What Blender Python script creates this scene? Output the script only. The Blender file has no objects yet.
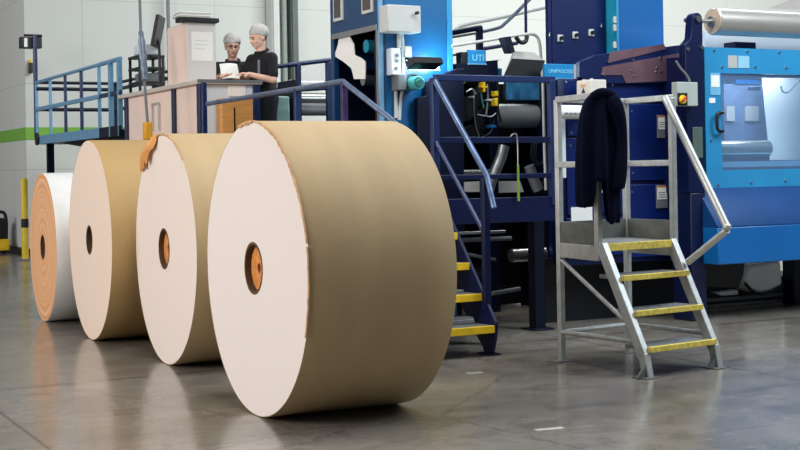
import bpy, bmesh, math, random
from mathutils import Vector, Matrix, noise
random.seed(7)
PI = math.pi
sc = bpy.context.scene
COL = sc.collection

# ------------------------------------------------------------------ camera
FPX, CXP, CYP, HCAM, ROLL = 1338.0, 400.0, 169.0, 1.35, math.radians(1.0)
RX = Vector((math.cos(ROLL), 0, -math.sin(ROLL)))
UX = Vector((math.sin(ROLL), 0, math.cos(ROLL)))
FW = Vector((0, 1, 0))
CAM = Vector((0, 0, HCAM))


def ray(px, py):
    return RX * ((px - CXP) / FPX) + FW + UX * ((CYP - py) / FPX)


cd = bpy.data.cameras.new('camera')
cd.sensor_width = 36
cd.lens = FPX / 800 * 36
cd.shift_y = (CYP - 225) / 800
cd.clip_end = 200
co = bpy.data.objects.new('camera', cd)
COL.objects.link(co)
co.matrix_world = Matrix(((RX.x, UX.x, 0, 0), (RX.y, UX.y, -1, 0), (RX.z, UX.z, 0, HCAM), (0, 0, 0, 1)))
sc.camera = co


# ------------------------------------------------------------------ frames (a plan direction in the hall)
class Frame:
    def __init__(s, x, y, deg):
        s.o = Vector((x, y, 0))
        s.a = math.radians(deg)
        s.e1 = Vector((math.cos(s.a), math.sin(s.a), 0))
        s.e2 = Vector((-math.sin(s.a), math.cos(s.a), 0))

    def w(s, u, v, z=0):
        return s.o + s.e1 * u + s.e2 * v + Vector((0, 0, z))

    def l(s, p):
        d = p - s.o
        return Vector((d.dot(s.e1), d.dot(s.e2), p.z))

    def gv(s, px, py, v):
        d = ray(px, py)
        t = (v - (CAM - s.o).dot(s.e2)) / d.dot(s.e2)
        p = s.l(CAM + d * t)
        return p.x, p.z

    def gu(s, px, py, u):
        d = ray(px, py)
        t = (u - (CAM - s.o).dot(s.e1)) / d.dot(s.e1)
        p = s.l(CAM + d * t)
        return p.y, p.z

    def gz(s, px, py, z=0.0):
        d = ray(px, py)
        t = (z - HCAM) / d.z
        p = s.l(CAM + d * t)
        return p.x, p.y

    def rect(s, x0, y0, x1, y1, v):
        xm, ym = (x0 + x1) / 2, (y0 + y1) / 2
        return s.gv(x0, ym, v)[0], s.gv(xm, y1, v)[1], s.gv(x1, ym, v)[0], s.gv(xm, y0, v)[1]


G = Frame(0, 0, 28)


# ------------------------------------------------------------------ materials
def lin(h):
    h = h.lstrip('#')
    r = []
    for i in (0, 2, 4):
        c = int(h[i:i + 2], 16) / 255
        r.append(c / 12.92 if c <= .04045 else ((c + .055) / 1.055) ** 2.4)
    return (*r, 1)


def newmat(name):
    m = bpy.data.materials.new(name)
    m.use_nodes = True
    nt = m.node_tree
    return m, nt, nt.nodes['Principled BSDF']


def mat(name, hexc, rough=.5, metal=0.0, var=.08, scale=6.0, bump=0.0, spec=.5, coat=0.0, stretch=None):
    m, nt, b = newmat(name)
    n, lk = nt.nodes, nt.links
    tc = n.new('ShaderNodeTexCoord')
    mp = n.new('ShaderNodeMapping')
    if stretch:
        mp.inputs['Scale'].default_value = stretch
    lk.new(tc.outputs['Object'], mp.inputs['Vector'])
    nz = n.new('ShaderNodeTexNoise')
    nz.inputs['Scale'].default_value = scale
    nz.inputs['Detail'].default_value = 5
    lk.new(mp.outputs['Vector'], nz.inputs['Vector'])
    c = lin(hexc)
    rp = n.new('ShaderNodeValToRGB')
    rp.color_ramp.elements[0].position = .3
    rp.color_ramp.elements[1].position = .7
    rp.color_ramp.elements[0].color = (*[x * (1 - var) for x in c[:3]], 1)
    rp.color_ramp.elements[1].color = (*[min(1, x * (1 + var)) for x in c[:3]], 1)
    lk.new(nz.outputs['Fac'], rp.inputs['Fac'])
    lk.new(rp.outputs['Color'], b.inputs['Base Color'])
    b.inputs['Roughness'].default_value = rough
    b.inputs['Metallic'].default_value = metal
    b.inputs['Specular IOR Level'].default_value = spec
    b.inputs['Coat Weight'].default_value = coat
    if bump:
        bp = n.new('ShaderNodeBump')
        bp.inputs['Strength'].default_value = bump
        bp.inputs['Distance'].default_value = .01
        lk.new(nz.outputs['Fac'], bp.inputs['Height'])
        lk.new(bp.outputs['Normal'], b.inputs['Normal'])
    return m


def emat(name, hexc, strength):
    m, nt, b = newmat(name)
    b.inputs['Base Color'].default_value = lin(hexc)
    b.inputs['Emission Color'].default_value = lin(hexc)
    b.inputs['Emission Strength'].default_value = strength
    return m


def ring_mat(name, h1, h2, cz, freq=26, rough=.7):
    """wound paper edge: faint rings about the roll axis (axis along local X, centre height cz)"""
    m, nt, b = newmat(name)
    n, lk = nt.nodes, nt.links
    tc = n.new('ShaderNodeTexCoord')
    sp = n.new('ShaderNodeSeparateXYZ')
    lk.new(tc.outputs['Object'], sp.inputs[0])
    sb = n.new('ShaderNodeMath'); sb.operation = 'SUBTRACT'; sb.inputs[1].default_value = cz
    lk.new(sp.outputs['Z'], sb.inputs[0])
    cb = n.new('ShaderNodeCombineXYZ')
    lk.new(sp.outputs['Y'], cb.inputs[0]); lk.new(sb.outputs[0], cb.inputs[1])
    ln = n.new('ShaderNodeVectorMath'); ln.operation = 'LENGTH'
    lk.new(cb.outputs[0], ln.inputs[0])
    nz = n.new('ShaderNodeTexNoise'); nz.noise_dimensions = '1D'
    nz.inputs['Scale'].default_value = freq; nz.inputs['Detail'].default_value = 4
    lk.new(ln.outputs['Value'], nz.inputs['W'])
    rp = n.new('ShaderNodeValToRGB')
    rp.color_ramp.elements[0].position = .35; rp.color_ramp.elements[1].position = .65
    rp.color_ramp.elements[0].color = lin(h1); rp.color_ramp.elements[1].color = lin(h2)
    lk.new(nz.outputs['Fac'], rp.inputs['Fac'])
    lk.new(rp.outputs['Color'], b.inputs['Base Color'])
    b.inputs['Roughness'].default_value = rough
    b.inputs['Specular IOR Level'].default_value = .25
    return m


def wall_mat(name, hexc, stripe):
    m, nt, b = newmat(name)
    n, lk = nt.nodes, nt.links
    tc = n.new('ShaderNodeTexCoord')
    br = n.new('ShaderNodeTexBrick')
    br.offset = 0
    br.inputs['Scale'].default_value = 1
    br.inputs['Brick Width'].default_value = 2.4
    br.inputs['Row Height'].default_value = 1.45
    br.inputs['Mortar Size'].default_value = .006
    c = lin(hexc)
    br.inputs['Color1'].default_value = c
    br.inputs['Color2'].default_value = (*[x * .97 for x in c[:3]], 1)
    br.inputs['Mortar'].default_value = (*[x * .72 for x in c[:3]], 1)
    mp = n.new('ShaderNodeMapping')
    mp.inputs['Rotation'].default_value = (PI / 2, 0, 0)
    sp = n.new('ShaderNodeSeparateXYZ')
    cb = n.new('ShaderNodeCombineXYZ')
    lk.new(tc.outputs['Object'], sp.inputs[0])
    ad = n.new('ShaderNodeMath'); ad.operation = 'ADD'
    lk.new(sp.outputs['X'], ad.inputs[0]); lk.new(sp.outputs['Y'], ad.inputs[1])
    lk.new(ad.outputs[0], cb.inputs[0]); lk.new(sp.outputs['Z'], cb.inputs[1])
    lk.new(cb.outputs[0], br.inputs['Vector'])
    lk.new(br.outputs['Color'], b.inputs['Base Color'])
    b.inputs['Roughness'].default_value = .75
    return m


def floor_mat():
    m, nt, b = newmat('polished_concrete')
    n, lk = nt.nodes, nt.links
    tc = n.new('ShaderNodeTexCoord')

    def nz(scale, det=6, rough=.6, dist=0.0, st=None):
        x = n.new('ShaderNodeTexNoise')
        x.inputs['Scale'].default_value = scale; x.inputs['Detail'].default_value = det
        x.inputs['Roughness'].default_value = rough; x.inputs['Distortion'].default_value = dist
        if st:
            mpp = n.new('ShaderNodeMapping'); mpp.inputs['Scale'].default_value = st
            lk.new(tc.outputs['Object'], mpp.inputs[0]); lk.new(mpp.outputs[0], x.inputs['Vector'])
        else:
            lk.new(tc.outputs['Object'], x.inputs['Vector'])
        return x

    def ramp(src, stops):
        r = n.new('ShaderNodeValToRGB')
        while len(r.color_ramp.elements) < len(stops):
            r.color_ramp.elements.new(.5)
        for e, (p, c) in zip(r.color_ramp.elements, stops):
            e.position = p; e.color = c
        lk.new(src, r.inputs['Fac'])
        return r

    def mul(a, c, f=1.0):
        x = n.new('ShaderNodeMix'); x.data_type = 'RGBA'; x.blend_type = 'MULTIPLY'
        x.inputs['Factor'].default_value = f
        lk.new(a, x.inputs['A']); lk.new(c, x.inputs['B'])
        return x.outputs['Result']
    base = ramp(nz(.55, 8, .65, .6).outputs['Fac'], [(.3, lin('#68635b')), (.5, lin('#7d776f')), (.7, lin('#8f8981'))])
    blot = ramp(nz(3.2, 8, .7, 1.2).outputs['Fac'], [(.36, (.62, .62, .63, 1)), (.52, (1, 1, 1, 1))])
    streak = ramp(nz(2.0, 6, .7, .8, (.5, 2.2, 1)).outputs['Fac'], [(.38, (.7, .7, .7, 1)), (.5, (1, 1, 1, 1))])
    c = mul(base.outputs['Color'], blot.outputs['Color'], .62)
    c = mul(c, streak.outputs['Color'], .75)
    # saw-cut joints along both directions of the slab
    sp = n.new('ShaderNodeSeparateXYZ'); lk.new(tc.outputs['Object'], sp.inputs[0])

    def joint(out, off, per, wd=1.0):
        a = n.new('ShaderNodeMath'); a.operation = 'SUBTRACT'; a.inputs[1].default_value = off
        lk.new(out, a.inputs[0])
        p = n.new('ShaderNodeMath'); p.operation = 'PINGPONG'; p.inputs[1].default_value = per / 2
        lk.new(a.outputs[0], p.inputs[0])
        r = ramp(p.outputs[0], [(.0, (.3, .29, .28, 1)), (.006 * wd, (.4, .39, .38, 1)), (.014 * wd, (1, 1, 1, 1))])
        return r.outputs['Color']
    c = mul(c, joint(sp.outputs['X'], 1.55, 4.5), .9)
    c = mul(c, joint(sp.outputs['Y'], 8.66, 4.5, 3.2), .6)
    vo = n.new('ShaderNodeTexVoronoi'); vo.feature = 'DISTANCE_TO_EDGE'; vo.inputs['Scale'].default_value = .55
    wn = nz(2.5, 5)
    mx = n.new('ShaderNodeMix'); mx.data_type = 'VECTOR'; mx.inputs['Factor'].default_value = .22
    lk.new(tc.outputs['Object'], mx.inputs['A']); lk.new(wn.outputs['Color'], mx.inputs['B'])
    lk.new(mx.outputs['Result'], vo.inputs['Vector'])
    ck = ramp(vo.outputs['Distance'], [(.0, (.5, .5, .5, 1)), (.006, (1, 1, 1, 1))])
    c = mul(c, ck.outputs['Color'], .7)
    lk.new(c, b.inputs['Base Color'])
    rr = ramp(nz(1.6, 6, .65, .7).outputs['Fac'], [(.3, (.13, .13, .13, 1)), (.7, (.27, .27, .27, 1))])
    lk.new(rr.outputs['Color'], b.inputs['Roughness'])
    b.inputs['Specular IOR Level'].default_value = .6
    bp = n.new('ShaderNodeBump'); bp.inputs['Strength'].default_value = .06; bp.inputs['Distance'].default_value = .02
    lk.new(nz(1.3, 3).outputs['Fac'], bp.inputs['Height']); lk.new(bp.outputs['Normal'], b.inputs['Normal'])
    return m


def glass_mat(name, tint, mixf=.25):
    m = bpy.data.materials.new(name)
    m.use_nodes = True
    nt = m.node_tree
    nt.nodes.clear()
    o = nt.nodes.new('ShaderNodeOutputMaterial')
    t = nt.nodes.new('ShaderNodeBsdfTransparent'); t.inputs[0].default_value = lin(tint)
    g = nt.nodes.new('ShaderNodeBsdfPrincipled'); g.inputs['Base Color'].default_value = lin('#9fc4e8'); g.inputs['Roughness'].default_value = .12
    x = nt.nodes.new('ShaderNodeMixShader'); x.inputs[0].default_value = mixf
    nt.links.new(t.outputs[0], x.inputs[1]); nt.links.new(g.outputs[0], x.inputs[2]); nt.links.new(x.outputs[0], o.inputs[0])
    return m


NAVY = mat('navy_paint', '#05123a', .38, 0, .12, 4, spec=.3)
NAVYD = mat('dark_navy_paint', '#040b24', .45, 0, .15, 5, spec=.25)
BLUE = mat('blue_paint', '#0c62a6', .35, 0, .06, 3, coat=.2)
BLUEM = mat('mid_blue_paint', '#0d5492', .35, 0, .08, 3, coat=.2)
SKYB = mat('light_blue_paint', '#2a8cc0', .33, 0, .08, 2.5, coat=.2)
RAILB = mat('rail_blue_paint', '#0e2556', .35, .0, .12, 8, coat=.2)
RAILL = mat('pale_blue_rail_tone', '#6a9cbf', .35, .1, .12, 8)  # highlights on the gallery rails put into a pale colour
BLACK = mat('black_plastic', '#0a0b0e', .45, 0, .15, 10)
DARK = mat('dark_machine_steel', '#10141c', .5, .3, .3, 7)
STEEL = mat('brushed_steel', '#b9b9b6', .28, .9, .1, 12, stretch=(1, 8, 8))
GALV = mat('galvanised_tube', '#b9bcbb', .42, .55, .14, 14)
GALVD = mat('galvanised_plate', '#6d706c', .5, .5, .2, 9)
GREYBOX = mat('grey_enclosure', '#c3c6c4', .5, 0, .05, 6)
GREYD = mat('mid_grey_paint', '#6f7478', .5, 0, .08, 6)
WHITE = mat('white_paper', '#f0f0ec', .7, 0, .03, 4)
FILM = mat('pale_film_web', '#c9c9c6', .25, .2, .05, 3)
SILV = mat('metallised_film', '#c6c2bc', .32, .6, .08, 4, stretch=(1, 20, 20))
YEL = mat('yellow_paint', '#f0c81e', .5, 0, .12, 12)
YELW = mat('worn_yellow_paint', '#d9c258', .55, 0, .25, 30)
KRAFT = mat('kraft_wrapper', '#b49c76', .6, 0, .07, 2.5, bump=.05, spec=.3, stretch=(2, .6, .6))
KRAFT2 = mat('tan_wrapper', '#b09262', .6, 0, .08, 2.5, bump=.05, spec=.3)
WRAPW = mat('white_wrapper', '#dedede', .5, 0, .06, 5)
TORN = mat('torn_kraft_paper', '#c69b6e', .75, 0, .35, 14, bump=.2)
CORK = mat('core_board', '#d98b45', .7, 0, .2, 25)
CORESH = mat('shaded_core_board', '#55402c', .8, 0, .25, 20)  # core board darkened to carry the shade inside the bore
GREEN = mat('green_paint', '#72aa3e', .7, 0, .06, 3)
TEAL = mat('teal_plastic', '#4fb2b0', .45, 0, .1, 8)
RED = mat('red_plastic', '#b5382c', .4, 0, .1, 8)
CLOTH = mat('navy_fabric', '#03061c', .95, 0, .3, 40, bump=.3, spec=.1)
CLOTHB = mat('black_fabric', '#12141c', .9, 0, .25, 40, bump=.2)
CLOTHG = mat('grey_trim_fabric', '#7d7484', .9, 0, .2, 30)
SKIN = mat('skin', '#e8bba6', .55, 0, .06, 12)
LIP = mat('lip_skin', '#a86258', .5, 0, .05, 12)
HAIR = mat('dark_hair', '#3b312b', .7, 0, .3, 40)
NET = mat('hair_net_gauze', '#c6c4c1', .8, 0, .22, 60, bump=.4)
EYE = mat('dark_eye', '#1a1412', .3, 0, .05, 10)
PINK = mat('beige_pink_paint', '#f3dacb', .55, 0, .04, 2)
PANELG = mat('pale_grey_panel', '#d6dee6', .5, 0, .03, 2)
WOOD = mat('orange_wood', '#d99a55', .55, 0, .14, 5, stretch=(1, 1, 6))
CRACK = mat('concrete_wall_base', '#8d8f8a', .8, 0, .1, 3)
ROSE = mat('polished_guard_plate', '#92707c', .3, .7, .25, 4)
GRATE = mat('tread_grating', '#8d8f90', .5, .6, .3, 60, bump=.6)
CHROME = mat('chrome', '#cfd3d6', .15, 1, .05, 8)
GRNCOL = mat('grey_green_steel', '#8a938c', .6, 0, .08, 4)
WEBIN = mat('blue_cabinet_lining', '#7f95bd', .5, 0, .15, 3)
TEALP = mat('teal_blue_panel', '#1f8fb0', .35, 0, .1, 5)
TAPE = mat('pale_floor_tape', '#a9a59b', .6, 0, .2, 20)
GLASS = glass_mat('clear_guard_glass', '#eef5fa', .13)
LAMP = emat('lamp_glow', '#dff6ff', 14)
SIGNGLOW = emat('backlit_blue_sign', '#1f9fd0', .5)


# ------------------------------------------------------------------ mesh builder
class MB:
    def __init__(s):
        s.v, s.f = [], []

    def add(s, vs, fs):
        k = len(s.v)
        s.v += [Vector(p) for p in vs]
        s.f += [[i + k for i in f] for f in fs]
        return s

    def box(s, u0, v0, z0, u1, v1, z1):
        return s.add([(u0, v0, z0), (u1, v0, z0), (u1, v1, z0), (u0, v1, z0), (u0, v0, z1), (u1, v0, z1), (u1, v1, z1), (u0, v1, z1)],
                     [(3, 2, 1, 0), (4, 5, 6, 7), (0, 1, 5, 4), (1, 2, 6, 5), (2, 3, 7, 6), (3, 0, 4, 7)])

    def prism(s, poly, axis, a0, a1):
        n = len(poly)

        def P(p, a):
            return (p[0], a, p[1]) if axis == 'v' else ((a, p[0], p[1]) if axis == 'u' else (p[0], p[1], a))
        return s.add([P(p, a0) for p in poly] + [P(p, a1) for p in poly],
                     [list(range(n))[::-1], list(range(n, 2 * n))] + [(i, (i + 1) % n, n + (i + 1) % n, n + i) for i in range(n)])

    def bar(s, p0, p1, w, h, up=(0, 0, 1)):
        p0, p1 = Vector(p0), Vector(p1)
        d = (p1 - p0).normalized()
        x = d.cross(Vector(up))
        if x.length < 1e-3:
            x = d.cross(Vector((1, 0, 0)))
        x.normalize()
        y = x.cross(d)
        c = [(-1, -1), (1, -1), (1, 1), (-1, 1)]
        vs = [p + x * (a * w / 2) + y * (b * h / 2) for p in (p0, p1) for a, b in c]
        return s.add(vs, [(0, 1, 2, 3), (7, 6, 5, 4), (0, 4, 5, 1), (1, 5, 6, 2), (2, 6, 7, 3), (3, 7, 4, 0)])

    def tube(s, pts, r, n=10, closed=False, smooth=0):
        P = [Vector(p) for p in pts]
        for _ in range(smooth):
            Q = [P[0]]
            for a, b in zip(P, P[1:]):
                Q += [a * .75 + b * .25, a * .25 + b * .75]
            P = Q + [P[-1]]
        m = len(P)
        T = [((P[min(i + 1, m - 1)] - P[max(i - 1, 0)])).normalized() for i in range(m)]
        x = T[0].orthogonal().normalized()
        vs = []
        for i in range(m):
            x = x - T[i] * x.dot(T[i])
            x.normalize()
            y = T[i].cross(x)
            rr = r if not callable(r) else r(i / (m - 1))
            for k in range(n):
                a = 2 * PI * k / n
                vs.append(P[i] + (x * math.cos(a) + y * math.sin(a)) * rr)
        fs = [(i * n + k, i * n + (k + 1) % n, (i + 1) * n + (k + 1) % n, (i + 1) * n + k) for i in range(m - 1) for k in range(n)]
        fs += [list(range(n))[::-1], list(range((m - 1) * n, m * n))]
        return s.add(vs, fs)

    def lathe(s, prof, p0, axis, n=32, closed=False):
        """prof: (distance along axis, radius)"""
        ax = Vector(axis).normalized()
        x = ax.orthogonal().normalized()
        y = ax.cross(x)
        p0 = Vector(p0)
        m = len(prof)
        vs = [p0 + ax * a + (x * math.cos(2 * PI * k / n) + y * math.sin(2 * PI * k / n)) * r for a, r in prof for k in range(n)]
        fs = [(i * n + k, i * n + (k + 1) % n, (i + 1) * n + (k + 1) % n, (i + 1) * n + k) for i in range(m - 1) for k in range(n)]
        if closed:
            fs += [((m - 1) * n + k, (m - 1) * n + (k + 1) % n, (k + 1) % n, k) for k in range(n)]
        else:
            fs += [list(range(n))[::-1], list(range((m - 1) * n, m * n))]
        return s.add(vs, fs)

    def cyl(s, p0, p1, r, r1=None, n=24):
        p0, p1 = Vector(p0), Vector(p1)
        L = (p1 - p0).length
        return s.lathe([(0, r), (L, r if r1 is None else r1)], p0, p1 - p0, n)

    def ball(s, c, rx, ry, rz, n=14, m=10, rot=None):
        c = Vector(c)
        R = rot or Matrix.Identity(3)
        vs = [c + R @ Vector((0, 0, -rz))]
        for j in range(1, m):
            t = -PI / 2 + PI * j / m
            vs += [c + R @ Vector((rx * math.cos(t) * math.cos(2 * PI * k / n), ry * math.cos(t) * math.sin(2 * PI * k / n), rz * math.sin(t))) for k in range(n)]
        vs.append(c + R @ Vector((0, 0, rz)))
        fs = [(0, 1 + (k + 1) % n, 1 + k) for k in range(n)]
        for j in range(m - 2):
            a, b = 1 + j * n, 1 + (j + 1) * n
            fs += [(a + k, a + (k + 1) % n, b + (k + 1) % n, b + k) for k in range(n)]
        a = 1 + (m - 2) * n
        fs += [(a + k, a + (k + 1) % n, len(vs) - 1) for k in range(n)]
        return s.add(vs, fs)

    def cap(s, p0, r0, p1, r1, n=12):
        """tapered limb with rounded ends"""
        p0, p1 = Vector(p0), Vector(p1)
        s.cyl(p0, p1, r0, r1, n)
        s.ball(p0, r0, r0, r0, n, 8)
        return s.ball(p1, r1, r1, r1, n, 8)

    def sheet(s, grid, th):
        """grid of points [row][col] given a thickness th along the average normal"""
        R, C = len(grid), len(grid[0])
        g = [[Vector(p) for p in r] for r in grid]
        top, bot = [], []
        for i in range(R):
            for j in range(C):
                a = g[min(i + 1, R - 1)][j] - g[max(i - 1, 0)][j]
                b = g[i][min(j + 1, C - 1)] - g[i][max(j - 1, 0)]
                nn = a.cross(b).normalized() * th / 2
                top.append(g[i][j] + nn); bot.append(g[i][j] - nn)
        N = R * C
        fs = []
        for i in range(R - 1):
            for j in range(C - 1):
                q = (i * C + j, i * C + j + 1, (i + 1) * C + j + 1, (i + 1) * C + j)
                fs += [q, tuple(N + x for x in q[::-1])]
        rim = [j for j in range(C)] + [i * C + C - 1 for i in range(1, R)] + [(R - 1) * C + j for j in range(C - 2, -1, -1)] + [i * C for i in range(R - 2, 0, -1)]
        fs += [(rim[k], N + rim[k], N + rim[(k + 1) % len(rim)], rim[(k + 1) % len(rim)]) for k in range(len(rim))]
        return s.add(top + bot, fs)

    def mesh(s, name, base=(0, 0, 0), sharp=40):
        me = bpy.data.meshes.new(name)
        b = Vector(base)
        me.from_pydata([p - b for p in s.v], [], s.f)
        bm = bmesh.new(); bm.from_mesh(me)
        bmesh.ops.recalc_face_normals(bm, faces=bm.faces)
        bm.to_mesh(me); bm.free()
        me.polygons.foreach_set('use_smooth', [True] * len(me.polygons))
        me.set_sharp_from_angle(angle=math.radians(sharp))
        return me

    def build(s, name, m, parent, bev=0.0, label=None, seg=2):
        base = parent.get('_base', (0, 0, 0))
        me = s.mesh(name, base)
        me.materials.append(m)
        o = bpy.data.objects.new(name, me)
        COL.objects.link(o)
        o.parent = parent
        BASES.append(o); o['_base'] = list(base)
        if bev:
            bevel(o, bev, seg)
        if label:
            o['label'] = label
        return o

    def single(s, name, m, fr, base, label, cat, group=None, bev=0.0):
        me = s.mesh(name, base)
        me.materials.append(m)
        o = bpy.data.objects.new(name, me)
        COL.objects.link(o)
        o.location = fr.w(*base); o.rotation_euler = (0, 0, fr.a)
        if bev:
            bevel(o, bev)
        o['_base'] = list(base); BASES.append(o)
        return tag(o, label, cat, group)


BASES = []


def bevel(o, w, seg=2):
    md = o.modifiers.new('bevel', 'BEVEL')
    md.width = w; md.segments = seg; md.limit_method = 'ANGLE'; md.angle_limit = math.radians(45)
    md.harden_normals = False


def tag(o, label=None, cat=None, group=None, kind=None):
    for k, v in (('label', label), ('category', cat), ('group', group), ('kind', kind)):
        if v:
            o[k] = v
    return o


def thing(name, fr, base, label, cat, group=None):
    o = bpy.data.objects.new(name, None)
    o.empty_display_size = .1
    COL.objects.link(o)
    o.location = fr.w(*base); o.rotation_euler = (0, 0, fr.a)
    o['_base'] = list(base); BASES.append(o)
    return tag(o, label, cat, group)


def struct(name, mb, m, bev=0):
    me = mb.mesh(name)
    me.materials.append(m)
    o = bpy.data.objects.new(name, me)
    COL.objects.link(o)
    o.rotation_euler = (0, 0, G.a)
    o['kind'] = 'structure'
    if bev:
        bevel(o, bev)
    return o


def text_part(name, body, size, m, parent, p, rotz=0.0, depth=.002, align='CENTER'):
    """raised lettering on a face that looks towards -v; p in the frame's own coordinates"""
    cu = bpy.data.curves.new(name, 'FONT')
    cu.body = body; cu.size = size; cu.extrude = depth; cu.align_x = align; cu.align_y = 'CENTER'
    t = bpy.data.objects.new('tmp', cu)
    COL.objects.link(t)
    dg = bpy.context.evaluated_depsgraph_get()
    me = bpy.data.meshes.new_from_object(t.evaluated_get(dg))
    bpy.data.objects.remove(t)
    me.name = name
    me.transform(Matrix.Translation(Vector(p) - Vector(parent.get('_base', (0, 0, 0)))) @ Matrix.Rotation(rotz, 4, 'Z') @ Matrix.Rotation(PI / 2, 4, 'X'))
    me.materials.clear(); me.materials.append(m)
    o = bpy.data.objects.new(name, me)
    COL.objects.link(o); o.parent = parent
    return o

# ================================================================== setting
fl = MB().box(-9, -3, -.2, 32, 32, 0)
struct('floor', fl, floor_mat())
WALL = wall_mat('insulated_wall_panel', '#c6c9c5', None)
WV, WU = 22.8, 5.02
struct('wall_back', MB().box(WU, WV, 0, 32, WV + .25, 9), WALL)
struct('wall_left', MB().box(WU, WV + .25, 0, WU + .25, 31, 9), WALL)
z0, z1 = G.gv(60, 139.5, WV)[1], G.gv(60, 127.3, WV)[1]
struct('trim_1', MB().box(WU - .012, WV - .012, z0, 9.9, WV + .003, z1), GREEN)
struct('trim_2', MB().box(WU - .012, WV, z0, WU + .003, 30, z1), GREEN)
struct('baseboard_left', MB().box(WU - .05, WV - .05, 0, WU + .0, 30, .12), BLACK, .01)
struct('baseboard_back', MB().box(WU - .05, WV - .06, 0, 30, WV - .0, .12), BLACK, .01)

# ================================================================== paper rolls
DIAM = 1.63


def loc_on_floor(px, py):
    d = ray(px, py)
    t = -HCAM / d.z
    return CAM + d * t


def arc_rag(R0, R1, a0, a1, u, n, jag, th=.006):
    """ragged torn strip along the rim of a roll face: angles in degrees clockwise from top as seen"""
    mb = MB()
    outer, inner = [], []
    for i in range(n + 1):
        a = math.radians(a0 + (a1 - a0) * i / n)
        k = .5 + .5 * noise.noise(Vector((i * .31 + a0, 3.1, 0)))
        e = math.sin(PI * i / n) ** .5
        rin = R0 - jag * e * (k + .35 * random.random())
        outer.append((R1, a)); inner.append((rin, a))

    def P(r, a, uu, cz):
        return (uu, -math.sin(a) * r, cz + math.cos(a) * r)
    return outer, inner, P


def torn_strip(name, parent, cz, R, a0, a1, jag, n=40, th=.006):
    outer, inner, P = arc_rag(R, R + .004, a0, a1, 0, n, jag)
    g = [[P(r, a, -.004, cz) for r, a in outer], [P((ro + ri) / 2, a, -.007, cz) for (ro, a), (ri, _) in zip(outer, inner)], [P(r, a, -.004, cz) for r, a in inner]]
    return MB().sheet(g, th).build(name, TORN, parent)


def paper_roll(px, py, deg, D, L, wrap, facem, label, rcore=.145, bore=.034, dent=0.0):
    p = loc_on_floor(px, py)
    fr = Frame(p.x, p.y, deg)
    R = D / 2
    t = thing('paper_roll', fr, (0, 0, 0), label, 'paper roll', 'big paper rolls standing in a row on the floor')
    sh = MB()
    N = 96
    prof = [(.004, R - .006), (.0, R - .002), (.003, R), (L * .25, R), (L * .5, R), (L * .75, R), (L - .004, R), (L, R - .003), (L - .003, R - .006)]
    sh.lathe(prof, (0, 0, R), (1, 0, 0), N, closed=True)
    # slight out-of-round of the wrapped sheet
    for q in sh.v:
        r = Vector((0, q.y, q.z - R))
        if r.length > 1e-6 and q.z > .25:
            s = 1 + .0022 * noise.noise(Vector((q.x * 2.2, r.y * 2.5, r.z * 2.5 + px)))
            q.y *= s; q.z = R + (q.z - R) * s
    sh.build('outer_wrapper', wrap, t)
    MB().lathe([(.001, rcore), (.001, R - .005), (L - .001, R - .005), (L - .001, rcore)], (0, 0, R), (1, 0, 0), N, closed=True).build('wound_paper', facem, t)
    c = MB().lathe([(-.001, rcore - .014), (-.001, rcore + .001), (L - .002, rcore + .001), (L - .002, rcore - .014)], (0, 0, R), (1, 0, 0), 48, closed=True).build('core_tube', CORESH, t)
    # plug set back in the bore, pierced by a round hole
    rp = rcore - .016
    MB().lathe([(bore, .028), (bore, rp), (bore + .08, rp), (bore + .08, .028)], (0, 0, R), (1, 0, 0), 40, closed=True).build('core_plug', CORK, t)
    MB().cyl((bore + .05, 0, R), (bore + .06, 0, R), .0285, None, 20).build('plug_hole_shade', BLACK, t)  # black disc painted as the shade inside the hole
    return t, fr, R


F1 = ring_mat('pale_paper_edge', '#ebe2dd', '#ece3de', DIAM / 2, 30)
F2 = ring_mat('cream_paper_edge', '#ecdfd6', '#eee1d8', DIAM / 2, 30)
F3 = ring_mat('warm_paper_edge', '#efdac9', '#f1dccb', DIAM / 2, 30)
D4 = 1.37
F4 = ring_mat('brown_kraft_edge', '#e0a06c', '#efbf94', D4 / 2, 22)
r1, fr1, R1 = paper_roll(256, 415.5, 26.3, DIAM, .838, KRAFT, F1, 'nearest and largest paper roll, pale face with a torn brown rim at upper right')
torn_strip('torn_rim', r1, R1, R1 - .002, 4, 78, .024, 70)
torn_strip('torn_rim', r1, R1, R1 - .002, -14, 3, .022, 24)
torn_strip('torn_rim', r1, R1, R1 - .002, 79, 112, .014, 30)
r2, fr2, R2 = paper_roll(166, 364, 25, DIAM, .88, KRAFT, F2, 'cream faced paper roll with a torn orange flap at its top left edge')
torn_strip('torn_rim', r2, R2, R2 - .002, -20, 40, .016, 40)
# hanging torn flap
g = []
for i in range(11):
    f = i / 10
    a = math.radians(-8 - 38 * f)
    wd = .11 * math.sin(PI * (.12 + .8 * f)) * (1 + .3 * (i % 2) - .5 * random.random() * (i % 3 == 0)) + .012
    row = []
    for j in range(5):
        k = j / 4
        rr = R2 + .012 - k * wd
        row.append((-.012 - .045 * math.sin(PI * k * .8) * math.sin(PI * f) + .012 * noise.noise(Vector((i * .7, j * .9, 2))), -math.sin(a) * rr, R2 + math.cos(a) * rr))
    g.append(row)
MB().sheet(g, .005).build('torn_flap', mat('orange_torn_paper', '#dd9a55', .7, 0, .15, 10), r2, label='torn orange-brown flap of wrapping paper')
r3, fr3, R3 = paper_roll(91, 339.5, 25, DIAM, .88, KRAFT2, F3, 'tan wrapped paper roll with a warm cream face and a plain dark core hole', rcore=.12, bore=.45)
r4, fr4, R4 = paper_roll(44, 321, 25, D4, .9, WRAPW, F4, 'smallest and farthest paper roll, orange kraft face inside a white wrapper', rcore=.115, bore=.45)

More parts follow.
